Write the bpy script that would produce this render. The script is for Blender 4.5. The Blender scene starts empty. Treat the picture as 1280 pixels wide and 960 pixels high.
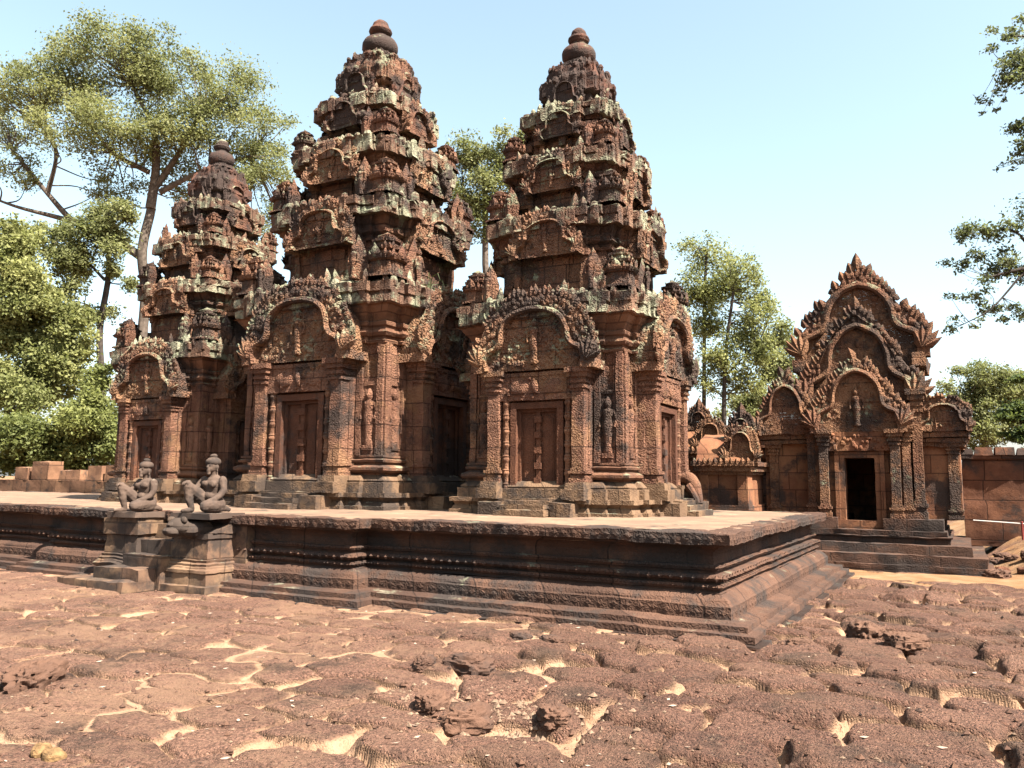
import bpy, math, random
import numpy as np
from mathutils import Matrix, Vector

# ------------------------------------------------------------------ camera, sky, sun, exposure
scene = bpy.context.scene
COL = scene.collection
CAM_H, YAW, PITCH, ROLL = 1.6, .505, .117, .010
def cam_axes():
    f = np.array([-math.sin(YAW)*math.cos(PITCH), math.cos(YAW)*math.cos(PITCH), math.sin(PITCH)])
    r = np.array([math.cos(YAW), math.sin(YAW), 0.]); u = np.cross(r, f)
    return math.cos(ROLL)*r+math.sin(ROLL)*u, -math.sin(ROLL)*r+math.cos(ROLL)*u, f
R_, U_, F_ = cam_axes()
cd = bpy.data.cameras.new('camera'); cam = bpy.data.objects.new('camera', cd); COL.objects.link(cam)
cd.sensor_width = 36; cd.lens = 36*1015/1280; cd.clip_start = .1; cd.clip_end = 3000
mw = Matrix.Identity(4)
for i in range(3):
    mw[i][0], mw[i][1], mw[i][2] = R_[i], U_[i], -F_[i]
mw[2][3] = CAM_H
cam.matrix_world = mw
scene.camera = cam

SUN = Vector((.78, -.20, 1.0)).normalized()
elev = math.asin(SUN.z); azim = math.atan2(SUN.x, SUN.y)
world = bpy.data.worlds.new('World'); scene.world = world; world.use_nodes = True
wn = world.node_tree; bg = wn.nodes['Background']
sky = wn.nodes.new('ShaderNodeTexSky'); sky.sky_type = 'NISHITA'; sky.sun_disc = False
sky.sun_elevation = elev; sky.sun_rotation = azim; sky.air_density = 1.0; sky.dust_density = 2.2; sky.altitude = 0; sky.ozone_density = 1.0
hs = wn.nodes.new('ShaderNodeHueSaturation'); hs.inputs['Saturation'].default_value = .72; hs.inputs['Hue'].default_value = .468
wn.links.new(sky.outputs[0], hs.inputs['Color']); wn.links.new(hs.outputs[0], bg.inputs[0]); bg.inputs[1].default_value = .061
sl = bpy.data.lights.new('sun', 'SUN'); sl.energy = 5.0; sl.angle = math.radians(.5); sl.color = (1, .93, .82)
so = bpy.data.objects.new('sun', sl); COL.objects.link(so); so.rotation_euler = SUN.to_track_quat('Z', 'Y').to_euler()
vs = scene.view_settings; vs.view_transform = 'Standard'; vs.look = 'None'; vs.gamma = 1; vs.exposure = 2.55; vs.use_curve_mapping = False
scene.cycles.max_bounces = 6

# ------------------------------------------------------------------ numpy noise
def _h(ix, iy, iz, s):
    n = (ix.astype(np.int64)*374761393 + iy.astype(np.int64)*668265263 + iz.astype(np.int64)*2147483647 + s*1274126177) & 0xffffffff
    n = ((n ^ (n >> 13))*1274126177) & 0xffffffff
    n = ((n ^ (n >> 15))*2246822519) & 0xffffffff
    return ((n ^ (n >> 16)) & 0xffffff)/float(0xffffff)
def vnoise(P, seed=0):
    P = np.asarray(P, float); i = np.floor(P).astype(np.int64); f = P-i; f = f*f*(3-2*f); o = 0
    for dx in (0, 1):
        for dy in (0, 1):
            for dz in (0, 1):
                w = (f[:, 0] if dx else 1-f[:, 0])*(f[:, 1] if dy else 1-f[:, 1])*(f[:, 2] if dz else 1-f[:, 2])
                o = o+w*_h(i[:, 0]+dx, i[:, 1]+dy, i[:, 2]+dz, seed)
    return o*2-1
def fbm(P, seed=0, oct=3):
    o = 0; a = 1
    for k in range(oct):
        o = o+a*vnoise(np.asarray(P)*(2**k), seed+k*7); a *= .5
    return o
def sstep(a, b, x):
    t = np.clip((x-a)/(b-a), 0, 1); return t*t*(3-2*t)

# ------------------------------------------------------------------ mesh collector
def T(x=0, y=0, z=0): return np.array([[1, 0, 0, x], [0, 1, 0, y], [0, 0, 1, z], [0, 0, 0, 1.]])
def S(x, y=None, z=None):
    y = x if y is None else y; z = x if z is None else z
    return np.diag([x, y, z, 1.])
def RZ(a):
    c, s = math.cos(a), math.sin(a); return np.array([[c, -s, 0, 0], [s, c, 0, 0], [0, 0, 1, 0], [0, 0, 0, 1.]])
def RX(a):
    c, s = math.cos(a), math.sin(a); return np.array([[1, 0, 0, 0], [0, c, -s, 0], [0, s, c, 0], [0, 0, 0, 1.]])
def RY(a):
    c, s = math.cos(a), math.sin(a); return np.array([[c, 0, s, 0], [0, 1, 0, 0], [-s, 0, c, 0], [0, 0, 0, 1.]])
I4 = np.eye(4)
def ap(M, P):
    P = np.asarray(P, float)
    return P @ M[:3, :3].T + M[:3, 3]

class MB:
    def __init__(s): s.q = []; s.p = []
    def quads(s, a, M=I4):
        a = np.asarray(a, float).reshape(-1, 4, 3)
        s.q.append(ap(M, a.reshape(-1, 3)).reshape(-1, 4, 3))
    def poly(s, v, faces, M=I4): s.p.append((ap(M, v), faces))
    def box(s, c, d, M=I4, taper=0., jit=0.):
        x, y, z = [k/2 for k in d]; t = 1-taper
        b = np.array([(-x, -y, -z), (x, -y, -z), (x, y, -z), (-x, y, -z), (-x*t, -y*t, z), (x*t, -y*t, z), (x*t, y*t, z), (-x*t, y*t, z)])
        if jit: b = b+RNG.uniform(-jit, jit, b.shape)
        b = b+np.array(c)
        f = [(0, 3, 2, 1), (4, 5, 6, 7), (0, 1, 5, 4), (1, 2, 6, 5), (2, 3, 7, 6), (3, 0, 4, 7)]
        s.quads([[b[i] for i in k] for k in f], M)
    def bx(s, x0, x1, y0, y1, z0, z1, M=I4, taper=0., jit=0.):
        s.box(((x0+x1)/2, (y0+y1)/2, (z0+z1)/2), (x1-x0, y1-y0, z1-z0), M, taper, jit)
    def rings(s, R, M=I4, closed=True):
        R = np.asarray(R, float); n = R.shape[1]
        j = np.arange(n if closed else n-1); k = (j+1) % n
        q = np.stack([R[:-1][:, j], R[:-1][:, k], R[1:][:, k], R[1:][:, j]], axis=2)
        s.quads(q, M)
    def lathe(s, prof, n=12, M=I4, lob=0, amp=0.):
        a = np.arange(n)*2*math.pi/n; R = []
        for z, r in prof:
            rr = r*(1+amp*np.cos(lob*a)) if lob else r
            R.append(np.stack([rr*np.cos(a), rr*np.sin(a), np.full(n, z)], 1))
        s.rings(R, M)
    def tube(s, path, rad, n=6, M=I4, cap=True):
        P = np.asarray(path, float); rad = np.broadcast_to(np.asarray(rad, float), (len(P),)); R = []
        t = np.gradient(P, axis=0); t /= np.linalg.norm(t, axis=1)[:, None]+1e-9
        ref = np.array([0, 0, 1.]) if abs(t[0, 2]) < .9 else np.array([1., 0, 0])
        a = np.arange(n)*2*math.pi/n
        for i in range(len(P)):
            u = np.cross(t[i], ref); l = np.linalg.norm(u)
            if l < 1e-3: ref = np.array([.7, .7, 0]); u = np.cross(t[i], ref); l = np.linalg.norm(u)
            u /= l; v = np.cross(t[i], u); ref = np.cross(u, t[i])
            R.append(P[i]+rad[i]*(np.cos(a)[:, None]*u+np.sin(a)[:, None]*v))
        if cap: R = [np.repeat(P[:1], n, 0)]+R+[np.repeat(P[-1:], n, 0)]
        s.rings(R, M)
    def ellip(s, c, r, M=I4, n=10, m=7):
        pr = [(-math.cos(math.pi*k/m), math.sin(math.pi*k/m)+1e-4) for k in range(m+1)]
        s.lathe(pr, n, M @ T(*c) @ S(*r))
    def leaf(s, base, up, out, h, w, th):
        # flame-shaped carved leaf standing at base, along up, facing out
        b = np.array(base, float); up = np.array(up, float); out = np.array(out, float); sd = np.cross(up, out)
        def ring(t, ww, tt): return [b+up*h*t-sd*ww, b+up*h*t-out*tt*.6, b+up*h*t+sd*ww, b+up*h*t+out*tt]
        v = ring(0, w*.38, th*.6)+ring(.38, w*.5, th)+ring(.7, w*.3, th*.8)+[b+up*h]
        f = []
        for k in (0, 4):
            for i in range(4): f.append((k+i, k+(i+1) % 4, k+4+(i+1) % 4, k+4+i))
        for i in range(4): f.append((8+i, 8+(i+1) % 4, 12))
        return np.array(v), f
    def addleaf(s, base, up, out, h, w, th, M=I4):
        v, f = s.leaf(base, up, out, h, w, th); s.poly(v, f, M)
    def geometry(s, L=None):
        Vs = []; Fs4 = []; Fs = []; n = 0
        if s.q:
            Q = np.concatenate(s.q)
            if L:
                e = lambda a, b: np.linalg.norm(Q[:, a]-Q[:, b], axis=1)
                nu = np.clip(np.ceil(np.maximum(e(0, 1), e(3, 2))/L), 1, 400).astype(int); nv = np.clip(np.ceil(np.maximum(e(1, 2), e(0, 3))/L), 1, 400).astype(int)
            else: nu = nv = np.ones(len(Q), int)
            key = nu*1000+nv
            for k in np.unique(key):
                sel = Q[key == k]; a, b = k//1000, k % 1000
                u = np.linspace(0, 1, a+1)[None, :, None, None]; v = np.linspace(0, 1, b+1)[None, None, :, None]
                G = (sel[:, None, None, 0]*(1-u)*(1-v)+sel[:, None, None, 1]*u*(1-v)+sel[:, None, None, 2]*u*v+sel[:, None, None, 3]*(1-u)*v)
                m = len(sel); idx = (np.arange(m*(a+1)*(b+1))+n).reshape(m, a+1, b+1)
                Fs4.append(np.stack([idx[:, :-1, :-1], idx[:, 1:, :-1], idx[:, 1:, 1:], idx[:, :-1, 1:]], -1).reshape(-1, 4))
                Vs.append(G.reshape(-1, 3)); n += m*(a+1)*(b+1)
        for v, f in s.p:
            Vs.append(v); Fs += [tuple(i+n for i in k) for k in f]; n += len(v)
        V = np.concatenate(Vs); F4 = np.concatenate(Fs4) if Fs4 else np.zeros((0, 4), int)
        # weld
        K = np.round(V*4000).astype(np.int64); h = (K[:, 0]*73856093) ^ (K[:, 1]*19349663) ^ (K[:, 2]*83492791)
        _, first, inv = np.unique(h, return_index=True, return_inverse=True)
        V = V[first]; F4 = inv[F4]; Fs = [tuple(dict.fromkeys(int(inv[i]) for i in f)) for f in Fs]
        same = (F4[:, 0] == F4[:, 1]) | (F4[:, 1] == F4[:, 2]) | (F4[:, 2] == F4[:, 3]) | (F4[:, 3] == F4[:, 0]) | (F4[:, 0] == F4[:, 2]) | (F4[:, 1] == F4[:, 3])
        Fs += [tuple(dict.fromkeys(int(i) for i in f)) for f in F4[same]]
        return V, F4[~same], [f for f in Fs if len(f) > 2]

RNG = np.random.default_rng(7)
random.seed(5)

def mesh_from(name, V, F4, Fs=(), smooth=True, sharp=40):
    me = bpy.data.meshes.new(name)
    nl = len(F4)*4+sum(len(f) for f in Fs)
    me.vertices.add(len(V)); me.vertices.foreach_set('co', np.ascontiguousarray(V, dtype=np.float32).ravel())
    me.loops.add(nl); me.polygons.add(len(F4)+len(Fs))
    li = [F4.ravel()]+[np.array(f) for f in Fs]
    me.loops.foreach_set('vertex_index', np.concatenate(li).astype(np.int32))
    tot = np.concatenate([np.full(len(F4), 4), np.array([len(f) for f in Fs], int)]).astype(np.int32)
    me.polygons.foreach_set('loop_start', np.concatenate([[0], np.cumsum(tot)[:-1]]).astype(np.int32))
    me.polygons.foreach_set('loop_total', tot)
    me.update(calc_edges=True); me.validate()
    me.polygons.foreach_set('use_smooth', np.full(len(me.polygons), smooth))
    if smooth and sharp: me.set_sharp_from_angle(angle=math.radians(sharp))
    return me

def rough(V, amp=.012, f=3., fine=.004, blk=None, seed=0):
    d = np.stack([vnoise(V*f, seed+k*11) for k in range(3)], 1)*amp
    if fine: d += np.stack([vnoise(V*f*4.3, seed+50+k*11) for k in range(3)], 1)*fine
    if blk:
        bl, bh, ba = blk
        row = np.floor((V[:, 2]+.07*0)/bh); off = (row % 2)*.5+row*.17
        bx_ = np.floor(V[:, 0]/bl+off); by_ = np.floor(V[:, 1]/bl+off)
        for k in range(3):
            d[:, k] += (_h(bx_.astype(int), by_.astype(int), row.astype(int), seed+k)-.5)*2*ba*(.35 if k == 2 else 1)
    return V+d

def build(name, mb, mat, parent=None, L=None, amp=0., f=3., fine=.004, blk=None, seed=0, smooth=True, sharp=40, origin=None):
    V, F4, Fs = mb.geometry(L)
    if amp: V = rough(V, amp, f, fine, blk, seed)
    o0 = np.array(parent['_o']) if parent is not None and '_o' in parent else np.zeros(3)
    if origin is not None: o0 = np.array(origin, float)
    me = mesh_from(name, V-o0, F4, Fs, smooth, sharp); me.materials.append(mat)
    o = bpy.data.objects.new(name, me); COL.objects.link(o)
    if parent is not None: o.parent = parent
    elif origin is not None: o.location = origin
    o['_o'] = [float(v) for v in o0]
    return o

def tag(o, label=None, cat=None, group=None, kind=None):
    for k, v in (('label', label), ('category', cat), ('group', group), ('kind', kind)):
        if v: o[k] = v
    return o
def thing(name, label, cat, loc, group=None):
    o = bpy.data.objects.new(name, None); COL.objects.link(o); o.location = loc; o.empty_display_size = .2
    o['_o'] = [float(v) for v in loc]
    return tag(o, label, cat, group)

# ------------------------------------------------------------------ materials
class NT:
    def __init__(s, name):
        s.m = bpy.data.materials.new(name); s.m.use_nodes = True; s.t = s.m.node_tree; s.b = s.t.nodes['Principled BSDF']
        s.b.inputs['Roughness'].default_value = .95; s.b.inputs['Specular IOR Level'].default_value = .15
    def n(s, typ, **kw):
        d = s.t.nodes.new(typ)
        for k, v in kw.items():
            if k in d.bl_rna.properties.keys(): setattr(d, k, v)
        return d
    def l(s, a, b): s.t.links.new(a, b)
    def pos(s):
        if not hasattr(s, '_g'): s._g = s.n('ShaderNodeNewGeometry')
        return s._g.outputs['Position']
    def noise(s, scale, detail=6, rough=.6, vec=None, dist=0.):
        d = s.n('ShaderNodeTexNoise'); d.inputs['Scale'].default_value = scale; d.inputs['Detail'].default_value = detail
        d.inputs['Roughness'].default_value = rough; d.inputs['Distortion'].default_value = dist
        s.l(vec if vec is not None else s.pos(), d.inputs['Vector']); return d.outputs['Fac']
    def voro(s, scale, feature='F1', vec=None, rnd=1.):
        d = s.n('ShaderNodeTexVoronoi', feature=feature); d.inputs['Scale'].default_value = scale; d.inputs['Randomness'].default_value = rnd
        s.l(vec if vec is not None else s.pos(), d.inputs['Vector']); return d.outputs['Distance'], d.outputs.get('Color')
    def math(s, op, a, b=None, c=None, clamp=False):
        d = s.n('ShaderNodeMath', operation=op); d.use_clamp = clamp
        for i, v in enumerate((a, b, c)):
            if v is None: continue
            if isinstance(v, (int, float)): d.inputs[i].default_value = v
            else: s.l(v, d.inputs[i])
        return d.outputs[0]
    def ramp(s, fac, a, b):
        d = s.n('ShaderNodeMapRange'); d.interpolation_type = 'SMOOTHSTEP'; d.inputs[1].default_value = a; d.inputs[2].default_value = b
        s.l(fac, d.inputs[0]); return d.outputs[0]
    def mix(s, fac, a, b, mode='MIX'):
        d = s.n('ShaderNodeMix', data_type='RGBA', blend_type=mode)
        for i, v in ((0, fac), (6, a), (7, b)):
            if isinstance(v, (int, float)): d.inputs[i].default_value = v
            elif isinstance(v, tuple): d.inputs[i].default_value = (*v, 1)
            else: s.l(v, d.inputs[i])
        return d.outputs[2]
    def attr(s, name):
        d = s.n('ShaderNodeAttribute'); d.attribute_name = name; return d.outputs['Fac']
    def bump(s, h, dist=.03, strength=1., nrm=None):
        d = s.n('ShaderNodeBump'); d.inputs['Distance'].default_value = dist; d.inputs['Strength'].default_value = strength
        s.l(h, d.inputs['Height'])
        if nrm is not None: s.l(nrm, d.inputs['Normal'])
        return d.outputs[0]
    def out(s, col, nrm=None):
        if isinstance(col, tuple): s.b.inputs['Base Color'].default_value = (*col, 1)
        else: s.l(col, s.b.inputs['Base Color'])
        if nrm is not None: s.l(nrm, s.b.inputs['Normal'])
        return s.m

def stone(name, c1, c2, dark=.35, lichen=.2, carve=0., cscale=9., joints=0., jl=.55, jh=.3, lcol=(.29, .29, .19), dcol=(.035, .028, .025), pit=.5, warm=0., topl=.5):
    c1 = tuple(v*k for v, k in zip(c1, (.46, .455, .43))); c2 = tuple(v*k for v, k in zip(c2, (.43, .43, .42))); lcol = tuple(v*.60 for v in lcol); dcol = tuple(v*.7 for v in dcol)
    t = NT(name); P = t.pos()
    sep = t.n('ShaderNodeSeparateXYZ'); t.l(P, sep.inputs[0])
    col = t.mix(t.ramp(t.noise(1.6, 4), .38, .62), c1, c2)
    col = t.mix(t.math('MULTIPLY', t.ramp(t.noise(7, 6, .7), .3, .75), .45), col, tuple(v*.55 for v in c1))
    if warm: col = t.mix(t.math('MULTIPLY', t.ramp(t.noise(1.3, 4), .50, .62), warm), col, (.20, .112, .055))
    # per block tone
    uv = t.n('ShaderNodeCombineXYZ'); t.l(t.math('ADD', sep.outputs[0], sep.outputs[1]), uv.inputs[0]); t.l(sep.outputs[2], uv.inputs[1])
    h = None
    if joints:
        br = t.n('ShaderNodeTexBrick'); t.l(uv.outputs[0], br.inputs['Vector'])
        br.inputs['Color1'].default_value = (.45, .45, .45, 1); br.inputs['Color2'].default_value = (1, 1, 1, 1); br.inputs['Mortar'].default_value = (.22, .22, .22, 1)
        br.inputs['Scale'].default_value = 1; br.inputs['Mortar Size'].default_value = .012; br.inputs['Mortar Smooth'].default_value = .3
        br.inputs['Brick Width'].default_value = jl; br.inputs['Row Height'].default_value = jh; br.offset = .37; br.squash_frequency = 3; br.squash = 1.3
        col = t.mix(.60*joints, col, br.outputs['Color'], 'MULTIPLY')
        h = t.math('MULTIPLY', br.outputs['Fac'], -.8)
    if joints: col = t.mix(t.math('MULTIPLY', br.outputs['Fac'], .8*joints), col, tuple(v*.25 for v in c2))
    # lichen + black crust
    if dark:
        nd = t.math('ADD', t.noise(1.1, 8, .62), t.math('MULTIPLY', t.noise(6.5, 5, .7), .35))
        col = t.mix(t.math('MULTIPLY', t.ramp(nd, .78-.30*dark, .90-.22*dark), .86), col, dcol)
    if lichen:
        geo = t._g; sn = t.n('ShaderNodeSeparateXYZ'); t.l(geo.outputs['True Normal'], sn.inputs[0])
        nl_ = t.math('ADD', t.noise(2.3, 8, .68), t.math('MULTIPLY', t.math('MAXIMUM', sn.outputs[2], -.3), .24*topl))
        nl_ = t.math('ADD', nl_, t.math('MULTIPLY', t.noise(13, 4, .7), .22))
        fl = t.ramp(nl_, .86-.38*lichen, .97-.34*lichen)
        lc = t.mix(t.ramp(t.noise(4.5, 3), .4, .6), lcol, tuple(v*k for v, k in zip(lcol, (.62, .68, .66))))
        col = t.mix(t.math('MULTIPLY', fl, .85), col, lc)
    # carved relief: scrolls in cells + leafy lumps
    fine = t.math('MULTIPLY', t.noise(38, 5, .75), .35*pit)
    h = fine if h is None else t.math('ADD', h, fine)
    h = t.math('ADD', h, t.math('MULTIPLY', t.noise(9, 4, .6), .5*pit))
    nrm = None
    if carve:
        vv = t.n('ShaderNodeVectorMath', operation='ADD'); t.l(P, vv.inputs[0])
        nz = t.n('ShaderNodeTexNoise'); nz.inputs['Scale'].default_value = 11; nz.inputs['Detail'].default_value = 2; t.l(P, nz.inputs['Vector'])
        sc = t.n('ShaderNodeVectorMath', operation='SCALE'); sc.inputs['Scale'].default_value = .09; t.l(nz.outputs['Color'], sc.inputs[0]); t.l(sc.outputs[0], vv.inputs[1])
        d1, _ = t.voro(cscale, 'F1', vv.outputs[0], .8)
        rings_ = t.math('SINE', t.math('MULTIPLY', d1, 15.))
        d2, _ = t.voro(cscale*2.6, 'SMOOTH_F1', vv.outputs[0])
        ch = t.math('ADD', t.math('MULTIPLY', rings_, .34), t.math('MULTIPLY', d2, -1.3))
        ch = t.math('ADD', ch, t.math('MULTIPLY', h, .5))
        # crevices of the relief are coloured darker
        col = t.mix(t.math('MULTIPLY', t.ramp(ch, -.7, -1.35), .6*min(1, carve)), col, tuple(v*.30 for v in c2))
        nrm = t.bump(ch, .024*carve, .8)
    else:
        nrm = t.bump(h, .03, .8)
    return t.out(col, nrm)

RED1, RED2 = (.37, .185, .122), (.25, .115, .075)
M_carved = stone('carved_red_sandstone', RED1, RED2, .46, .24, 1.35, 16., .6, .5, .42, warm=.45)
M_pedi = stone('pediment_sandstone', (.34, .18, .11), (.23, .11, .07),   .50, .55, 1.7, 11., .5, .6, .4, warm=.35)
M_mould = stone('moulding_sandstone', (.33, .165, .10), (.23, .11, .07), .48, .30, .3, 16., .5, .6, .5)
M_frieze = stone('lichen_frieze_sandstone', (.30, .17, .115), (.22, .12, .085), .50, .74, .7, 16., .8, .42, 2., lcol=(.33, .32, .22))
M_tier = stone('tier_sandstone', (.34, .175, .11), (.22, .10, .066), .66, .52, .9, 14., .8, .4, .3)
M_cap = stone('dark_finial_sandstone', (.22, .10, .07), (.13, .065, .05), .75, .35, .25, 12., .3, .4, .3)
M_door = stone('door_sandstone', (.20, .085, .05), (.13, .055, .034), .46, .06, .45, 18., 0)
M_base = stone('plinth_sandstone', (.34, .21, .13), (.24, .145, .09), .60, .20, .3, 16., .7, .5, 2., lcol=(.34, .33, .24))
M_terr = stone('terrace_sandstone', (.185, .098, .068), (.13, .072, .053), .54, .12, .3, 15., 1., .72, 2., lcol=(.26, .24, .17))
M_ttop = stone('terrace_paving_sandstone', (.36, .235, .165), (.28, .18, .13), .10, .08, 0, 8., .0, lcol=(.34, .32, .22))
M_ped = stone('stair_sandstone', (.33, .205, .13), (.22, .125, .085), .60, .14, 0, 8., .5, .5, .45, lcol=(.38, .36, .25))
M_statue = stone('statue_sandstone', (.155, .105, .083), (.115, .078, .063), .40, .20, 0, 8., 0, lcol=(.32, .27, .21), pit=.35)
M_gop = stone('gate_sandstone', (.39, .175, .095), (.28, .115, .065), .36, .2, .15, 14., .8, .5, .36, warm=.25)
M_gopc = stone('gate_carved_sandstone', (.34, .175, .10), (.23, .105, .065), .58, .40, .8, 14., .4, .5, .4)
M_lat = stone('laterite_wall_block', (.31, .135, .078), (.21, .09, .055), .46, .10, 0, 8., .9, .72, .42, pit=1.)
M_latw = stone('pale_laterite_block', (.38, .20, .12), (.28, .14, .085), .20, .16, 0, 8., .9, .8, .48, pit=.9)
M_rock = stone('loose_laterite', (.20, .108, .075), (.145, .08, .058), .26, .03, 0, 8., 0, pit=1.8)

def flat_mat(name, col, rough=.9, var=.0, bump=0., scale=30.):
    t = NT(name); t.b.inputs['Roughness'].default_value = rough
    c = col
    if var: c = t.mix(t.ramp(t.noise(scale, 4), .3, .7), col, tuple(v*(1-var) for v in col))
    return t.out(c, t.bump(t.noise(scale*1.5, 5, .7), .02, bump) if bump else None)
M_bark = flat_mat('bark', (.095, .075, .06), .95, .5, .8, 5)
M_barkd = flat_mat('dark_bark', (.05, .04, .034), .95, .5, .8, 5)
M_ystone = flat_mat('ochre_pebble', (.17, .10, .045), .9, .6, .8, 22)
M_red = flat_mat('red_painted_post', (.16, .03, .025), .6, .3)
M_white = flat_mat('white_plastic_pipe', (.38, .35, .32), .6)
M_peb = flat_mat('pale_pebble', (.15, .098, .066), .9, .4, .4, 30)
M_dry = flat_mat('dry_leaf', (.27, .21, .16), .8, .4)

def leaf_mat(name, c1, c2):
    t = NT(name); a = t.attr('tint')
    col = t.mix(a, c1, c2)
    t.b.inputs['Roughness'].default_value = .6; t.b.inputs['Specular IOR Level'].default_value = .2
    t.l(col, t.b.inputs['Base Color'])
    tr = t.n('ShaderNodeBsdfTranslucent'); t.l(t.mix(.5, col, (.13, .15, .035)), tr.inputs[0])
    mx = t.n('ShaderNodeMixShader'); mx.inputs[0].default_value = .52
    t.l(t.b.outputs[0], mx.inputs[1]); t.l(tr.outputs[0], mx.inputs[2]); t.l(mx.outputs[0], t.t.nodes['Material Output'].inputs[0])
    return t.m
M_lf_olive = leaf_mat('olive_foliage', (.085, .098, .04), (.235, .235, .10))
M_lf_green = leaf_mat('fresh_green_foliage', (.055, .072, .022), (.20, .21, .07))
M_lf_dark = leaf_mat('dark_green_foliage', (.02, .038, .012), (.07, .095, .03))
M_lf_pale = leaf_mat('pale_green_foliage', (.085, .10, .036), (.265, .265, .10))
M_lf_grey = leaf_mat('grey_green_foliage', (.04, .05, .028), (.115, .125, .065))

# ------------------------------------------------------------------ ground
def ground_fields(X, Y):
    """height, stone mask, tone of the laterite paving at world points"""
    P3 = np.stack([X, Y, np.zeros_like(X)], 1)
    wx = X+.10*vnoise(P3*1.7, 3)+.04*vnoise(P3*6, 4)+.005*vnoise(P3*17, 7); wy = Y+.10*vnoise(P3*1.7, 5)+.04*vnoise(P3*6, 6)+.005*vnoise(P3*17, 8)
    sx, sy = .72, .44
    gy = wy/sy; row0 = np.floor(gy).astype(np.int64)
    F1 = np.full(X.shape, 9.); F2 = np.full(X.shape, 9.); ID = np.zeros(X.shape, np.int64); IR = np.zeros(X.shape, np.int64); DX = np.zeros(X.shape); DY = np.zeros(X.shape)
    for dr in (-1, 0, 1):
        row = row0+dr; off = _h(row, row*0, row*0, 9)*3
        gx = wx/sx+off; c0 = np.floor(gx).astype(np.int64)
        for dc in (-1, 0, 1):
            c = c0+dc
            px = (c+.5+(_h(c, row, row*0, 11)-.5)*.62); py = (row+.5+(_h(c, row, row*0, 12)-.5)*.34)
            ddx = (gx-px); ddy = (gy-py)
            d = (np.abs(ddx)**3+np.abs(ddy)**3)**(1/3)
            n1 = d < F1
            F2 = np.where(n1, F1, np.minimum(F2, d)); DX = np.where(n1, ddx, DX); DY = np.where(n1, ddy, DY)
            ID = np.where(n1, c, ID); IR = np.where(n1, row, IR); F1 = np.where(n1, d, F1)
    edge = F2-F1
    r1 = _h(ID, IR, ID*0, 21); r2 = _h(ID, IR, ID*0, 22); r3 = _h(ID, IR, ID*0, 23); r4 = _h(ID, IR, ID*0, 24)
    # lateral coordinate: crisp tall stones at the right and front, mostly buried to the left
    lat = X*R_[0]+Y*R_[1]; fwd = X*F_[0]+Y*F_[1]
    crisp = sstep(-2.2, .8, lat+.35*vnoise(P3*.5, 31)-.12*(fwd-6))
    amp = .042+.044*crisp
    ee = edge+.05*vnoise(P3*6, 33)+.03*vnoise(P3*15, 34)-.02*crisp
    dome = (.5*sstep(.0, .11, ee)+.5*sstep(.0, .22, ee))*(.94+.06*(1-np.clip(F1*1.2, 0, 1)))
    hs = dome*amp*1.25+(r1-.5)*amp*1.0+(DX*(r2-.5)+DY*(r3-.5))*amp*1.1-amp*.55
    hs += (.006+.005*crisp)*fbm(P3*5, 41, 3)+.004*vnoise(P3*19, 45)*(.5+.7*crisp)+.003*vnoise(P3*41, 47)
    pit_ = np.exp(-(((X+2.85)/.55)**2+((Y-5.05)/.32)**2)); hs = hs-.07*pit_
    # rotten holes in some stones
    hol = sstep(.45, .75, fbm(P3*2.1, 61, 2))*crisp
    hs -= hol*.06*sstep(0, .35, .5-edge)+crisp*.05*sstep(.35, .6, fbm(P3*3.3, 63, 3))*sstep(.25, 0, np.abs(edge-.12))
    sand = -.018-.032*crisp+.030*fbm(P3*.55, 51, 2)+.004*vnoise(P3*9, 52)
    # sandy strip beside the terrace
    dterr = np.where(X > -2.1, X+1.75, 8.25-Y); dterr = np.where((X > -1.9) & (Y < 8.25), np.hypot(np.maximum(X+1.75, 0), np.maximum(8.25-Y, 0)), dterr)
    strip = 1-sstep(.0, .85, dterr+.55*fbm(P3*1.6, 53, 3))
    sand = sand+.034*strip*(1-.2*crisp); hs = hs-.022*strip
    # the orange bare-earth strip and the yard beyond
    yard = sstep(14.6, 15.4, Y+.3*vnoise(P3*.8, 54)+np.where(X < -2.2, 5, 0))
    sand = sand+.05*yard; hs = hs-.08*yard
    mask = sstep(-.018, .010, hs-sand)
    mask = np.minimum(mask, sstep(.02, .13, ee+.07*vnoise(P3*3.3, 36)))
    base = .03*vnoise(P3*.25, 71)
    rub = sstep(.3, 1.4, X+.12*(Y-18))*sstep(16.2, 18.6, Y)*(.55+.10*fbm(P3*2.5, 72, 3))
    H = np.maximum(hs, sand)+base+rub-.02
    far = sstep(28, 60, np.hypot(X, Y)); H = H*(1-far)
    tone = np.clip(r4*.55+.3*(.5+.5*vnoise(P3*3, 81))+.25-.38*crisp, 0, 1)
    return H, mask*(1-far), tone, yard, 1-crisp

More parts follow.
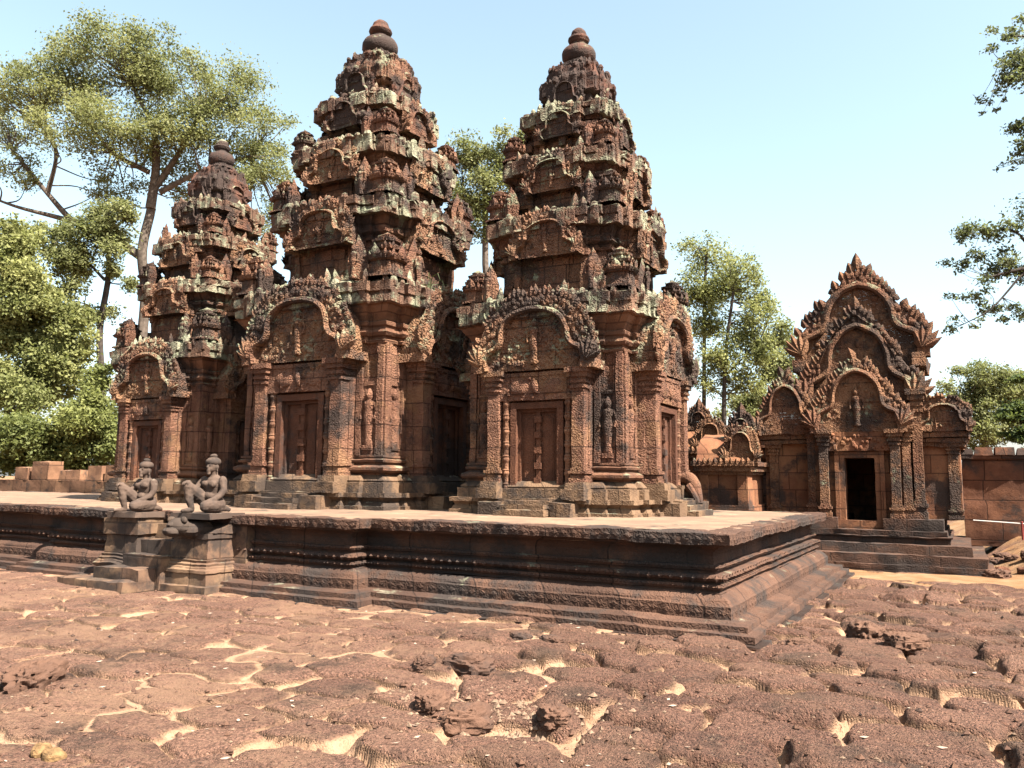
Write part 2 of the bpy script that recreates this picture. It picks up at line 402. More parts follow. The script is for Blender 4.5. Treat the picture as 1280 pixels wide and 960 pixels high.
def make_ground():
    def span(a, b, st, gmax):
        r = list(np.arange(a, b, st)); s_ = st; x = b
        while x < gmax: r.append(x); s_ *= 1.18; x += s_
        return r
    fw = span(3.6, 9.6, .0145, 9.6); x = 9.6; s_ = .0145
    while x < 900: fw.append(x); s_ = min(s_*1.012, .07) if x < 20 else s_*1.2; x += s_
    lt = span(0, 6.6, .0165, 900); lt = sorted(set([-v for v in lt if v > 0]+lt))
    back = [-900, -300, -80, -20, -4, 0, 1.5, 2.2, 2.6, 2.9, 3.1, 3.3, 3.5]
    fw = np.array(back+fw); lt = np.array(lt)
    FW, LT = np.meshgrid(fw, lt, indexing='ij')
    c, s2 = math.cos(YAW), math.sin(YAW)
    X = (LT*c-FW*s2).ravel(); Y = (LT*s2+FW*c).ravel()
    H, mask, tone, yard, dust = ground_fields(X, Y)
    V = np.stack([X, Y, H], 1); n, m = FW.shape; idx = np.arange(n*m).reshape(n, m)
    F4 = np.stack([idx[:-1, :-1], idx[:-1, 1:], idx[1:, 1:], idx[1:, :-1]], -1).reshape(-1, 4)
    me = mesh_from('ground', V, F4, (), True, 0)
    for nm, a in (('stone', mask), ('tone', tone), ('earth', yard), ('dust', dust)):
        at = me.attributes.new(nm, 'FLOAT', 'POINT'); at.data.foreach_set('value', a.astype(np.float32))
    t = NT('laterite_paving'); P = t.pos(); st, tn, er = t.attr('stone'), t.attr('tone'), t.attr('earth')
    lat = t.mix(tn, (.108, .054, .038), (.225, .119, .081))
    lat = t.mix(t.ramp(t.noise(1.3, 6, .65), .50, .68), lat, (.068, .042, .030))
    lat = t.mix(t.math('MULTIPLY', t.ramp(t.noise(48, 5, .75), .44, .58), .55), lat, (.04, .022, .016))
    lat = t.mix(t.math('MULTIPLY', t.ramp(t.noise(30, 6, .8), .57, .66), .75), lat, (.20, .135, .09))
    _, vc = t.voro(62, 'F1'); sv = t.n('ShaderNodeSeparateColor'); t.l(vc, sv.inputs[0])
    gr = t.n('ShaderNodeCombineXYZ'); gv = t.math('ADD', t.math('MULTIPLY', sv.outputs[0], .95), .5)
    for q_ in range(3): t.l(gv, gr.inputs[q_])
    lat = t.mix(.8, lat, gr.outputs[0], 'MULTIPLY')
    dn = t.math('ADD', t.noise(.8, 7, .65), t.math('MULTIPLY', t.noise(9, 5, .7), .5))
    lat = t.mix(t.math('MULTIPLY', t.ramp(dn, .68, .92), t.math('ADD', t.math('MULTIPLY', t.attr('dust'), .55), .2)), lat, (.24, .140, .088))
    snd = t.mix(t.ramp(t.noise(3., 6, .6), .35, .65), (.215, .130, .081), (.165, .096, .058))
    snd = t.mix(t.math('MULTIPLY', t.ramp(t.noise(60, 3, .7), .5, .68), .5), snd, (.10, .058, .04))
    orange = t.mix(t.ramp(t.noise(2.2, 6, .65), .35, .7), (.13, .066, .03), (.17, .11, .062))
    snd = t.mix(er, snd, orange)
    col = t.mix(t.ramp(t.math('ADD', st, t.math('MULTIPLY', t.math('SUBTRACT', t.noise(11, 7, .8), .5), 1.7)), .2, .9), snd, lat)
    v1, _ = t.voro(42, 'F1'); v2, _ = t.voro(110, 'F1')
    h = t.math('ADD', t.math('MULTIPLY', t.ramp(v1, .12, .4), .8), t.math('MULTIPLY', t.noise(52, 5, .8), 1.3))
    h = t.math('ADD', h, t.math('MULTIPLY', v2, .4)); h = t.math('MULTIPLY', h, t.math('ADD', t.math('MULTIPLY', st, .9), .15))
    me.materials.append(t.out(col, t.bump(h, .042, 1.)))
    o = bpy.data.objects.new('ground', me); COL.objects.link(o); tag(o, kind='structure')
make_ground()
def ground_z(x, y): return float(ground_fields(np.array([x], float), np.array([y], float))[0][0])

# ------------------------------------------------------------------ terrace
ZT = 1.06
def offs(poly, d):
    P = np.array(poly, float); n = len(P); out = []
    for i in range(n):
        a = P[i]-P[i-1]; b = P[(i+1) % n]-P[i]; a /= np.linalg.norm(a); b /= np.linalg.norm(b)
        na = np.array([a[1], -a[0]]); nb = np.array([b[1], -b[0]])
        out.append(P[i]+d*(na+nb)/(1+na@nb))
    return np.array(out)
CXM = -10.35
terr_poly = [(-34, 8.66), (2*CXM+6.92, 8.66), (2*CXM+6.92, 8.36), (-6.92, 8.36), (-6.92, 8.66), (-2.17, 8.66), (-2.17, 15.6), (-34, 15.6)]
def sweep(mb, poly, prof, cap=False):
    mb.rings([np.c_[offs(poly, o), np.full(len(poly), z)] for z, o in prof])
def diamonds(mb, off, z, sp, hw, hh, out):
    Q = offs(terr_poly, off); Q = np.vstack([Q, Q[:1]])
    for a, b in zip(Q[:-1], Q[1:]):
        l = np.linalg.norm(b-a); n = int(l/sp); d = (b-a)/l; nn = np.array([d[1], -d[0]])
        if n < 1 or (abs(a[1]-b[1]) < .01 and a[1] > 12): continue
        for k in range(n):
            p = a+d*(k+.5)*l/n
            if p[0] < -16: continue
            f = lambda u, v, o: (p[0]+d[0]*u+nn[0]*o, p[1]+d[1]*u+nn[1]*o, z+v)
            mb.poly([f(-hw, 0, -.004), f(0, -hh, -.004), f(hw, 0, -.004), f(0, hh, -.004), f(-hw*.45, 0, out), f(0, -hh*.45, out), f(hw*.45, 0, out), f(0, hh*.45, out)], [(0, 1, 5, 4), (1, 2, 6, 5), (2, 3, 7, 6), (3, 0, 4, 7), (4, 5, 6, 7)])
terrace = thing('stone_terrace', 'long low moulded sandstone terrace carrying the row of towers', 'terrace', (-10, 12, 0))
mb = MB()
sweep(mb, terr_poly, [(-.12, .40), (.0, .39), (.004, .31), (.078, .305), (.086, .225), (.092, .215), (.150, .21), (.158, .11), (.170, .04), (.172, .0), (.30, .0), (.315, -.02), (.36, -.05), (.41, -.14)])
diamonds(mb, .0, .236, .15, .068, .05, .006)
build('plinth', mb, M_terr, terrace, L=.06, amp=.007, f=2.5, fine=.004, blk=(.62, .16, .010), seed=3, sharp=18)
mb = MB()
sweep(mb, terr_poly, [(.41, -.14), (.425, -.17), (.44, -.17), (.45, -.14), (.475, -.13), (.50, -.14), (.505, -.21), (.525, -.21), (.54, -.14), (.57, -.115), (.60, -.14), (.61, -.22), (.64, -.22), (.65, -.18), (.68, -.17), (.70, -.18), (.705, -.24), (.80, -.25), (.84, -.23), (.87, -.20), (.90, -.13), (.915, -.06), (.935, -.045)])
pieces = []
def beads(mb, poly, off, z, sp, r, x_min=-20):
    Q = offs(poly, off); Q = np.vstack([Q, Q[:1]])
    for a, b in zip(Q[:-1], Q[1:]):
        l = np.linalg.norm(b-a); n = max(1, int(l/sp))
        if abs(a[1]-b[1]) < .01 and a[1] > 12: continue
        for k in range(n):
            p = a+(b-a)*(k+.5)/n
            if p[0] < x_min: continue
            rr = r*random.uniform(.75, 1.1)
            v = [(p[0]+rr*dx, p[1]+rr*dy, z+rr*dz) for dx, dy, dz in ((1, 0, 0), (0, 1, 0), (-1, 0, 0), (0, -1, 0), (0, 0, 1), (0, 0, -1))]
            mb.poly(v, [(0, 1, 4), (1, 2, 4), (2, 3, 4), (3, 0, 4), (1, 0, 5), (2, 1, 5), (3, 2, 5), (0, 3, 5)])
beads(mb, terr_poly, -.125, .475, .055, .022)
beads(mb, terr_poly, -.165, .68, .055, .022)
beads(mb, terr_poly, -.105, .57, .125, .040)
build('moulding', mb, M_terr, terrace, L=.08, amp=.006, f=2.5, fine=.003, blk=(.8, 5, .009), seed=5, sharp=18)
mb = MB()
sweep(mb, terr_poly, [(.93, -.04), (.936, -.006), (1.052, 0), (ZT, -.012), (ZT+.004, -.14), (ZT+.004, -.3)])
diamonds(mb, 0, .993, .13, .058, .044, .005)
o = build('coping', mb, M_terr, terrace, L=.045, amp=.016, f=3.5, fine=.008, blk=(.55, 5, .016), seed=8, sharp=25)
mb = MB()
P = offs(terr_poly, -.13)
mb.bx(-33.8, -2.31, 8.80, 15.46, .9, ZT)
mb.bx(2*CXM+7.06, -7.06, 8.50, 8.80, .9, ZT)
V, F4, Fs = mb.geometry(.09)
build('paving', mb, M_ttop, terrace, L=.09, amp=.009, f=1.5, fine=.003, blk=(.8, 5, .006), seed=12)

# stairway with pedestals
stair = thing('entrance_stairway', 'short worn stone stairway between two statue pedestals', 'stairway', (-10.3, 7.9, 0))
mb = MB()
for y0, y1, z in ((7.25, 7.95, .15), (7.52, 8.0, .30), (7.78, 8.3, .47), (8.04, 8.5, .67), (8.30, 8.62, .88)):
    mb.bx(-10.72 if z > .35 else -11.0, -9.9 if z > .35 else -10.0, y0, y1+.3, -.1, z, jit=.012)
mb.bx(-11.7, -10.95, 7.45, 7.8, -.1, .11, jit=.02); mb.bx(-12.1, -11.7, 8.0, 8.4, -.1, .09, jit=.02)
build('tread', mb, M_ped, stair, L=.05, amp=.016, f=4, fine=.006, seed=14)
def pedestal(x0, x1, nm, lab, seed, broken=False):
    mb = MB(); cx = (x0+x1)/2; hx = (x1-x0)/2
    def rg(z, o): return [(x0-o, 7.95-o, z), (x1+o, 7.95-o, z), (x1+o, 8.75, z), (x0-o, 8.75, z)]
    prof = [(-.1, .16), (.10, .15), (.105, .07), (.26, .06), (.27, .08), (.31, .085), (.33, .05), (.35, .045), (.36, .02), (.39, .025), (.41, -.01), (.44, .0), (.45, -.03), (.72, -.04)]
    if not broken: prof += [(.74, .0), (.98, .0), (.99, -.3)]
    else: prof += [(.73, -.02), (.80, -.02), (.81, -.3)]
    mb.rings([rg(z, o) for z, o in prof])
    p = build('pedestal', mb, M_ped, stair, L=.05, amp=.014, f=3.5, fine=.006, blk=(.45, .31, .010), seed=seed)
    p['label'] = lab
    return p
pedestal(-9.95, -9.17, 'a', 'pale pedestal with a projecting beast head and a gap under its slab', 21, True)
pedestal(-11.45, -10.67, 'b', 'weathered pedestal with a chipped front face', 22)
mb = MB()   # upper blocks of the near pedestal: sloped slab and beast head spout
mb.quads([[(-9.95, 8.75, .80), (-9.17, 8.75, .80), (-9.17, 8.1, .80), (-9.95, 8.1, .80)],
          [(-9.95, 8.05, .80), (-9.17, 8.05, .80), (-9.17, 8.12, .84), (-9.95, 8.12, .84)],
          [(-9.95, 8.12, .84), (-9.17, 8.12, .84), (-9.17, 8.62, 1.0), (-9.95, 8.62, 1.0)],
          [(-9.17, 8.05, .80), (-9.17, 8.62, .80), (-9.17, 8.62, 1.0), (-9.17, 8.12, .84)],
          [(-9.95, 8.05, .80), (-9.95, 8.62, .80), (-9.95, 8.62, 1.0), (-9.95, 8.12, .84)],
          [(-9.95, 8.62, .80), (-9.17, 8.62, .80), (-9.17, 8.62, 1.0), (-9.95, 8.62, 1.0)]])
mb.ellip((-9.56, 8.02, .86), (.25, .30, .13)); mb.ellip((-9.56, 7.78, .90), (.16, .17, .13)); mb.ellip((-9.56, 7.66, .84), (.12, .12, .07))
mb.ellip((-9.68, 7.75, 1.0), (.05, .05, .05)); mb.ellip((-9.44, 7.75, 1.0), (.05, .05, .05)); mb.ellip((-9.56, 7.68, .92), (.07, .09, .05))
build('beast_head', mb, M_ped, stair, L=.05, amp=.018, f=6, fine=.008, seed=25)
mb = MB(); mb.bx(-9.95, -9.17, 8.60, 8.82, .78, 1.0, jit=.01); mb.bx(-9.35, -8.95, 8.45, 8.85, .1, 1.03, jit=.01)
build('pedestal_back', mb, M_ped, stair, L=.06, amp=.01, f=4, seed=28, blk=(.4, .25, .012))

# ------------------------------------------------------------------ shared carved pieces
def plan(hw, b1=.80, d1=.09, b2=.62, d2=.18):
    """redented square; b as a share of hw, d in units of hw"""
    f = []
    for u, w in ((-hw, hw), (-b1*hw, hw), (-b1*hw, hw*(1+d1)), (-b2*hw, hw*(1+d1)), (-b2*hw, hw*(1+d2)), (b2*hw, hw*(1+d2)), (b2*hw, hw*(1+d1)), (b1*hw, hw*(1+d1)), (b1*hw, hw)):
        f.append((u, -w))
    f = np.array(f); out = []
    for k in range(4):
        a = k*math.pi/2; c, s = math.cos(a), math.sin(a); out.append(f @ np.array([[c, s], [-s, c]]))
    return np.vstack(out)
def stack(mb, prof, M, **kw):
    ring0 = plan(1., **kw)
    b2 = kw.get('d2', .18)
    mb.rings([np.c_[ring0*h, np.full(len(ring0), z)] for z, h in prof], M)
def face(k): return RZ(k*math.pi/2)

def catmull(P, n=6):
    P = np.array(P, float); P = np.vstack([2*P[0]-P[1], P, 2*P[-1]-P[-2]]); out = []
    for i in range(1, len(P)-2):
        for t in np.linspace(0, 1, n, endpoint=False):
            a, b, c, d = P[i-1:i+3]
            out.append(.5*((2*b)+(-a+c)*t+(2*a-5*b+4*c-d)*t*t+(-a+3*b-3*c+d)*t**3))
    out.append(P[-2]); return np.array(out)
ARCH = [(.90, 0), (.93, .13), (.86, .25), (.72, .31), (.64, .41), (.62, .53), (.55, .66), (.38, .76), (.17, .81), (0, .82)]
ARCH_LOBE = [(.97, 0), (1.02, .13), (.97, .27), (.80, .34), (.64, .40), (.57, .50), (.55, .62), (.47, .76), (.32, .88), (.14, .95), (0, .98)]
OUT = [(1.0, 0), (1.07, .18), (1.05, .36), (.99, .52), (.91, .66), (.79, .79), (.62, .90), (.42, .97), (.2, 1.0), (0, 1.0)]
OUT_LOBE = [(1.0, 0), (1.08, .15), (1.06, .30), (.94, .42), (.80, .54), (.66, .66), (.52, .79), (.37, .92), (.23, 1.03), (.10, 1.12), (0, 1.17)]
def pediment(mb, M, hw, h, w0, w1, z0=0., lf=.16, pts=ARCH, band=.09, relief=26, rnd=None, heads=True, fig=True, pointed=False, outer=None):
    """polylobed naga arch; local frame: x along the face, -y outwards, z up. w0 back, w1 front (distance outwards)."""
    rnd = rnd or random
    c = catmull(pts, 5)*np.array([hw, h]); n = len(c)
    full = np.vstack([c, (c*np.array([-1, 1]))[::-1][1:]])
    t = np.gradient(full, axis=0); t /= np.linalg.norm(t, axis=1)[:, None]+1e-9; nr = np.c_[t[:, 1], -t[:, 0]]   # outward
    nr[:, 1] = np.maximum(nr[:, 1], -.3)
    def ring(off, w): q = full+nr*off; return np.c_[q[:, 0], np.full(len(q), -w), q[:, 1]+z0]
    bw = band*hw
    wt = w1-.10*min(1, hw*1.2)
    # tympanum
    Lq = []
    for i in range(n-1):
        a, b = c[i]*[.97, .98], c[i+1]*[.97, .98]
        Lq.append([(-a[0], -wt, a[1]+z0), (a[0], -wt, a[1]+z0), (b[0], -wt, b[1]+z0), (-b[0], -wt, b[1]+z0)])
    mb.quads(Lq, M)
    # band
    mb.rings([ring(-bw*.5, w0), ring(-bw*.5, w1), ring(-bw*.1, w1+.035), ring(bw*.35, w1+.02), ring(bw*.6, w1-.01)], M, closed=False)
    # fringe slab between the arch and an outer outline
    outer = outer or (OUT_LOBE if pts is ARCH_LOBE else OUT)
    oc = catmull(outer, 5)*np.array([hw, h]); of = np.vstack([oc, (oc*np.array([-1, 1]))[::-1][1:]])
    ot = np.gradient(of, axis=0); ot /= np.linalg.norm(ot, axis=1)[:, None]+1e-9; onr = np.c_[ot[:, 1], -ot[:, 0]]; onr[:, 1] = np.maximum(onr[:, 1], -.3)
    def oring(off, w): q = of+onr*off; return np.c_[q[:, 0], np.full(len(q), -w), q[:, 1]+z0]
    mb.rings([ring(bw*.5, w1-.03), oring(0, w1-.035), oring(.02, w1-.06), oring(.02, w0)], M, closed=False)
    for k in range(int(relief*1.2)):     # leafy lumps between arch and fringe
        i_ = rnd.randrange(n//6, len(full)-n//6); a_ = rnd.uniform(.25, .9); q = full[i_]*(1-a_)+of[i_]*a_; rr = rnd.uniform(.25, .45)*lf
        mb.ellip((q[0], -w1+.03, q[1]+z0), (rr*.7, rr*.6, rr), M, 6, 4)
    fo = lf*.1; full, nr = of, onr
    # base ends
    for sg in (-1, 1):
        mb.bx(sg*hw*1.02-.10*hw, sg*hw*1.02+.10*hw, -w1-.02, -w0, z0-.02, z0+.10*h, M)
    # leaves
    q = full+nr*(fo*.7); seg = np.r_[0, np.cumsum(np.linalg.norm(np.diff(q, axis=0), axis=1))]
    m = max(6, int(seg[-1]/(lf*.52)))
    for k in range(m):
        s_ = (k+.5)/m*seg[-1]; x = np.interp(s_, seg, q[:, 0]); z = np.interp(s_, seg, q[:, 1])
        nx = np.interp(s_, seg, nr[:, 0]); nz = np.interp(s_, seg, nr[:, 1])
        up = np.array([nx*.55, 0, nz*.7+.55]); up /= np.linalg.norm(up)
        if z < .12*h or rnd.random() < .12: continue
        mid = 1.45 if pointed and abs(x) < .06*hw else 1
        mb.addleaf((x, -w1+.05, z+z0), up, (0, -1, 0), lf*rnd.uniform(.55, 1.25)*mid, lf*.85*(1 if mid == 1 else 1.2), lf*.32, M)
    # naga heads: fans at both ends
    if heads:
        for sg in (-1, 1):
            for k, an in enumerate((-.35, .05, .4, .75, 1.1)):
                up = np.array([sg*math.sin(an), 0, math.cos(an)])
                mb.addleaf((sg*hw*1.0, -w1-.01, z0+.09*h), up, (0, -1, 0), .30*h*(1.1-.12*abs(k-2)), .12*h, .05*h, M)
    # relief on the tympanum
    for k in range(relief):
        u = rnd.uniform(-.78, .78); v = rnd.uniform(.05, .80)
        lim = np.interp(v*h, c[:, 1], c[:, 0])/hw-.14
        if abs(u) > lim: continue
        r = rnd.uniform(.025, .062)*hw
        mb.ellip((u*hw, -wt, v*h+z0), (r, r*.6, r*rnd.uniform(.8, 1.3)), M, 6, 4)
    if fig:
        figure(mb, M @ T(0, -wt-.01, z0+.08*h) @ S(.62*h/1.0))

def figure(mb, M, depth=.55):
    """small standing relief figure about 1 unit tall, local -y outwards: one lofted body with arms"""
    A = np.arange(10)*2*math.pi/10
    rows = [(0, .10, .05), (.04, .11, .06), (.12, .07, .05), (.30, .095, .065), (.48, .125, .08), (.54, .10, .075), (.62, .085, .065), (.72, .13, .08), (.765, .12, .07), (.79, .045, .045), (.81, .045, .045), (.84, .07, .07), (.89, .075, .075), (.93, .065, .06), (.95, .05, .05), (1.0, .02, .02), (1.01, .001, .001)]
    mb.rings([np.c_[a*np.cos(A), b*np.sin(A)*1.1, np.full(10, z)] for z, a, b in rows], M)
    for sg in (-1, 1):
        mb.tube([(sg*.12, 0, .745), (sg*.175, -.01, .60), (sg*.15, -.05, .46)], [.036, .03, .024], 6, M)

def frieze_blocks(mb, M, hw, z0, z1, rnd, n=5, jit=.03, b=(.80, .09, .62, .18)):
    """uneven blocks and little arched panels along a cornice"""
    h = z1-z0
    for k in range(4):
        F = M @ face(k)
        for u0, u1, w in ((-1.0, -b[0], 1.), (b[0], 1.0, 1.), (-b[0], -b[2], 1+b[1]), (b[2], b[0], 1+b[1]), (-b[2], b[2], 1+b[3])):
            m = max(1, int(round((u1-u0)*hw/.16)))
            for i in range(m):
                a = u0+(u1-u0)*i/m; c = u0+(u1-u0)*(i+1)/m
                if rnd.random() < .10: continue
                o = rnd.uniform(0, jit); zz = rnd.uniform(-.10, .06)*h
                mb.bx(a*hw+.012, c*hw-.012, -w*hw-.015-o, -w*hw*.86, z0+.02*h, z1+zz, F)
                if rnd.random() < .5:
                    mb.addleaf(((a+c)/2*hw, -w*hw+.02, z1+zz-.02), (rnd.uniform(-.15, .15), 0, 1), (0, -1, 0), rnd.uniform(.4, .95)*h, (c-a)*hw*.9, .05, F)
                if rnd.random() < .55:   # arched top
                    mb.ellip(((a+c)/2*hw, -w*hw-.01-o*.5, z1+zz), ((c-a)*hw*.42, .06, h*.30), F, 6, 4)

def mini_tower(mb, M, h, rnd):
    """little stepped shrine used as antefix"""
    w = .30*h
    p = [(0, w*1.1), (.05, w*1.1), (.07, w*.85), (.34, w*.82), (.36, w*1.0), (.44, w*1.12), (.45, w*.8), (.56, w*.75), (.58, w*.9), (.64, w*.95), (.65, w*.62), (.74, w*.58), (.76, w*.7), (.81, w*.72), (.82, w*.42), (.9, w*.45), (.95, w*.2), (1.0, w*.02)]
    stack(mb, [(z*h, r) for z, r in p], M, b1=.7, d1=.10, b2=.45, d2=.20)
    for k in range(4):
        F = M @ face(k)
        mb.addleaf((0, -w*1.22, .40*h), (0, 0, 1), (0, -1, 0), .26*h, .24*h, .05*h, F)
        for u in (-.6, .6):
            mb.addleaf((u*w, -w*1.0, .42*h), (0, 0, 1), (0, -1, 0), .16*h, .12*h, .04*h, F)
            mb.addleaf((u*w*.7, -w*.8, .62*h), (0, 0, 1), (0, -1, 0), .13*h, .10*h, .03*h, F)

def colonette(mb, M, h, r):
    pr = [(0, r*1.15), (.06*h, r*1.15)]; z = .06
    k = 0
    for a in np.linspace(.08, .94, 7):
        pr += [(a*h, r*.82), ((a+.012)*h, r*1.05), ((a+.03)*h, r*1.12), ((a+.045)*h, r*.9), ((a+.06)*h, r*1.05), ((a+.07)*h, r*.82)]
    pr += [(h, r*1.1)]
    mb.lathe(pr, 8, M)

def pilaster(mb, M, u, w, z0, z1, wd, dp):
    """pilaster with moulded foot and capital; u centre, w outward face"""
    def sec(za, zb, e): mb.bx(u-wd/2-e, u+wd/2+e, -w-e, -w+dp, za, zb, M)
    h = z1-z0
    sec(z0, z0+.05*h, .04); sec(z0+.05*h, z0+.09*h, .02); sec(z0+.09*h, z0+.115*h, .045); sec(z0+.115*h, z0+.14*h, .015)
    sec(z0+.14*h, z0+.82*h, 0); 
    sec(z0+.82*h, z0+.845*h, .025); sec(z0+.845*h, z0+.865*h, .01); sec(z0+.865*h, z0+.89*h, .035)
    sec(z0+.89*h, z0+.915*h, .02); sec(z0+.915*h, z0+.955*h, .06); sec(z0+.955*h, z1, .09)

# ------------------------------------------------------------------ towers
def tower(cx, cy, sh, sv, seed, label, faces=(0, 1, 3, 2), ruin=1.):
    rnd = random.Random(seed)
    t = thing('temple_tower', label, 'tower', (cx, cy, ZT), 'towers on the terrace')
    M = T(cx, cy, ZT) @ S(sh, sh, sv)
    K = dict(b1=.78, d1=.055, b2=.60, d2=.11); KP = dict(b1=.76, d1=.055, b2=.60, d2=.115)
    mb = MB()
    stack(mb, [(-.05, 1.60), (.055, 1.60), (.06, 1.57), (.10, 1.56), (.13, 1.53), (.18, 1.57), (.185, 1.61), (.25, 1.61), (.255, 1.0)], M, **KP)
    stack(mb, [(.24, 1.52), (.40, 1.51), (.405, 1.46), (.43, 1.47), (.50, 1.40), (.52, 1.36), (.525, 1.1)], M, **KP)
    build('plinth', mb, M_base, t, L=.06, amp=.008, f=3.5, fine=.003, blk=(.42, .24, .008), seed=seed)
    mb = MB()
    stack(mb, [(.50, 1.375), (.54, 1.375), (.545, 1.435), (.58, 1.475), (.62, 1.475), (.65, 1.425), (.66, 1.375), (.69, 1.375), (.70, 1.415), (.735, 1.425), (.75, 1.385), (.765, 1.375), (.77, 1.395), (.80, 1.395), (.81, 1.345)], M, b1=.78, d1=.002, b2=.62, d2=.003)
    build('base_moulding', mb, M_mould, t, L=.06, amp=.008, f=4, fine=.005, blk=(.45, 5, .006), seed=seed+1)
    mb = MB()
    stack(mb, [(.80, 1.345), (2.50, 1.345)], M, b1=.78, d1=.012, b2=.60, d2=.015)
    for k in range(4):      # flat bands that frame the corner niches
        F = M @ face(k)
        for sg in (-1, 1):
            mb.bx(sg*1.295-.055, sg*1.295+.055, -1.385, -1.2, .80, 2.5, F); mb.bx(sg*1.205-.012, sg*1.205+.012, -1.37, -1.2, .8, 2.5, F)
            mb.bx(sg*.935-.05, sg*.935+.05, -1.40, -1.2, .80, 2.5, F)
            mb.bx(sg*1.10-.10, sg*1.10+.10, -1.372, -1.2, .80, .93, F); mb.bx(sg*1.10-.10, sg*1.10+.10, -1.372, -1.2, 1.86, 1.92, F)
    wall = build('wall', mb, M_carved, t, L=.05, amp=.006, f=3, fine=.002, blk=(.5, .42, .007), seed=seed+2)
    for k in faces[:3]:
        for sg in (-1, 1):
            mb = MB(); figure(mb, M @ face(k) @ T(sg*1.10, -1.355, .95) @ S(.82, .8, .86))
            mb.bx(sg*1.10-.09, sg*1.10+.09, -1.40, -1.22, .88, .95, M @ face(k))
            build('niche_figure', mb, M_carved, wall, amp=.003, f=12, fine=0)
    mb = MB()
    stack(mb, [(2.49, 1.340), (2.50, 1.380), (2.54, 1.390), (2.56, 1.350), (2.60, 1.350), (2.61, 1.390), (2.66, 1.420), (2.70, 1.400), (2.71, 1.360), (2.75, 1.360), (2.77, 1.390), (2.82, 1.400), (2.84, 1.370), (2.90, 1.400), (2.98, 1.460), (3.04, 1.500), (3.06, 1.500), (3.065, 1.560)], M, **K)
    build('upper_moulding', mb, M_mould, t, L=.06, amp=.008, f=4, fine=.005, blk=(.45, 5, .006), seed=seed+3)
    mb = MB()
    stack(mb, [(3.06, 1.50), (3.10, 1.53), (3.20, 1.53), (3.21, 1.50), (3.24, 1.50), (3.26, 1.55), (3.40, 1.56), (3.42, 1.50), (3.48, 1.40), (3.50, .9)], M, **K)
    frieze_blocks(mb, M, 1.51, 3.09, 3.42, rnd, jit=.05*ruin, b=(.78, .055, .60, .11))
    build('cornice', mb, M_frieze, t, L=.055, amp=.009, f=3.5, fine=.004, blk=(.4, .2, .012), seed=seed+4, sharp=28)
    # doors with their porches
    for k in faces:
        F = M @ face(k) @ T(0, -.085, 0); r2 = random.Random(seed*10+k)
        mb = MB()      # the projecting door bay
        mb.bx(-.86, .86, -1.27, -1.15, .24, 2.62, F); mb.bx(-.86, -.44, -1.42, -1.2, .24, 2.62, F); mb.bx(.44, .86, -1.42, -1.2, .24, 2.62, F); mb.bx(-.45, .45, -1.415, -1.2, 1.72, 2.62, F)
        mb.bx(-.62, -.52, -1.50, -1.40, .24, 2.3, F); mb.bx(.52, .62, -1.50, -1.40, .24, 2.3, F)
        bay = build('door_bay', mb, M_carved, t, L=.06, amp=.007, f=4, fine=.004, blk=(.5, .42, .006), seed=seed+11+k)
        mb = MB()
        mb.bx(-.46, -.36, -1.53, -1.26, .30, 1.75, F); mb.bx(.36, .46, -1.53, -1.26, .30, 1.75, F)
        mb.bx(-.46, .46, -1.527, -1.26, 1.65, 1.747, F); mb.bx(-.46, .46, -1.55, -1.26, .24, .36, F)
        mb.bx(-.36, -.31, -1.455, -1.26, .36, 1.65, F); mb.bx(.31, .36, -1.455, -1.26, .36, 1.65, F); mb.bx(-.31, .31, -1.455, -1.26, 1.60, 1.65, F)
        fr = build('door_frame', mb, M_door, bay, L=.08, amp=.004, f=4, fine=.002, seed=seed)
        mb = MB()
        mb.bx(-.31, .31, -1.410, -1.355, .36, 1.60, F)
        for sg in (-1, 1):
            mb.bx(sg*.17-.10, sg*.17+.10, -1.422, -1.405, .42, 1.54, F); mb.bx(sg*.17-.075, sg*.17+.075, -1.431, -1.415, .46, 1.50, F)
        mb.bx(-.035, .035, -1.455, -1.405, .36, 1.60, F)
        for z in (.52, .76, 1.0, 1.24, 1.48): mb.bx(-.058, .058, -1.485, -1.425, z-.05, z+.05, F)
        build('false_door', mb, M_door, bay, L=.08, amp=.003, f=5, fine=.002, seed=seed+1)
        for sg in (-1, 1):
            mb = MB(); colonette(mb, F @ T(sg*.54, -1.50, .26), 1.52, .062)
            build('colonette', mb, M_mould, bay, amp=.004, f=6, fine=.002)
        mb = MB()
        mb.bx(-.66, .66, -1.56, -1.38, 1.78, 2.20, F); mb.bx(-.66, .66, -1.575, -1.5, 2.16, 2.22, F)
        for u in (-.3, .3): mb.ellip((u, -1.56, 1.98), (.19, .035, .13), F, 10, 5)
        mb.ellip((0, -1.57, 1.98), (.07, .05, .12), F, 8, 5)
        for i in range(24): mb.ellip((r2.uniform(-.6, .6), -1.56, r2.uniform(1.82, 2.16)), (.035, .03, .035), F, 6, 4)
        build('lintel', mb, M_carved, bay, L=.06, amp=.006, f=6, fine=.004, seed=seed+5)
        for sg in (-1, 1):
            mb = MB(); pilaster(mb, F, sg*.74, 1.60, .48, 2.25, .20, .3)
            build('pilaster', mb, M_carved, bay, L=.06, amp=.006, f=5, fine=.004, blk=(.5, .4, .005), seed=seed+6)
        mb = MB()
        pediment(mb, F, .93, 1.17, 1.25, 1.70, 2.25, .145, rnd=r2, relief=150)
        build('pediment', mb, M_pedi, bay, L=.06, amp=.008, f=5, fine=.003, blk=(.5, .36, .008), seed=seed+7+k)
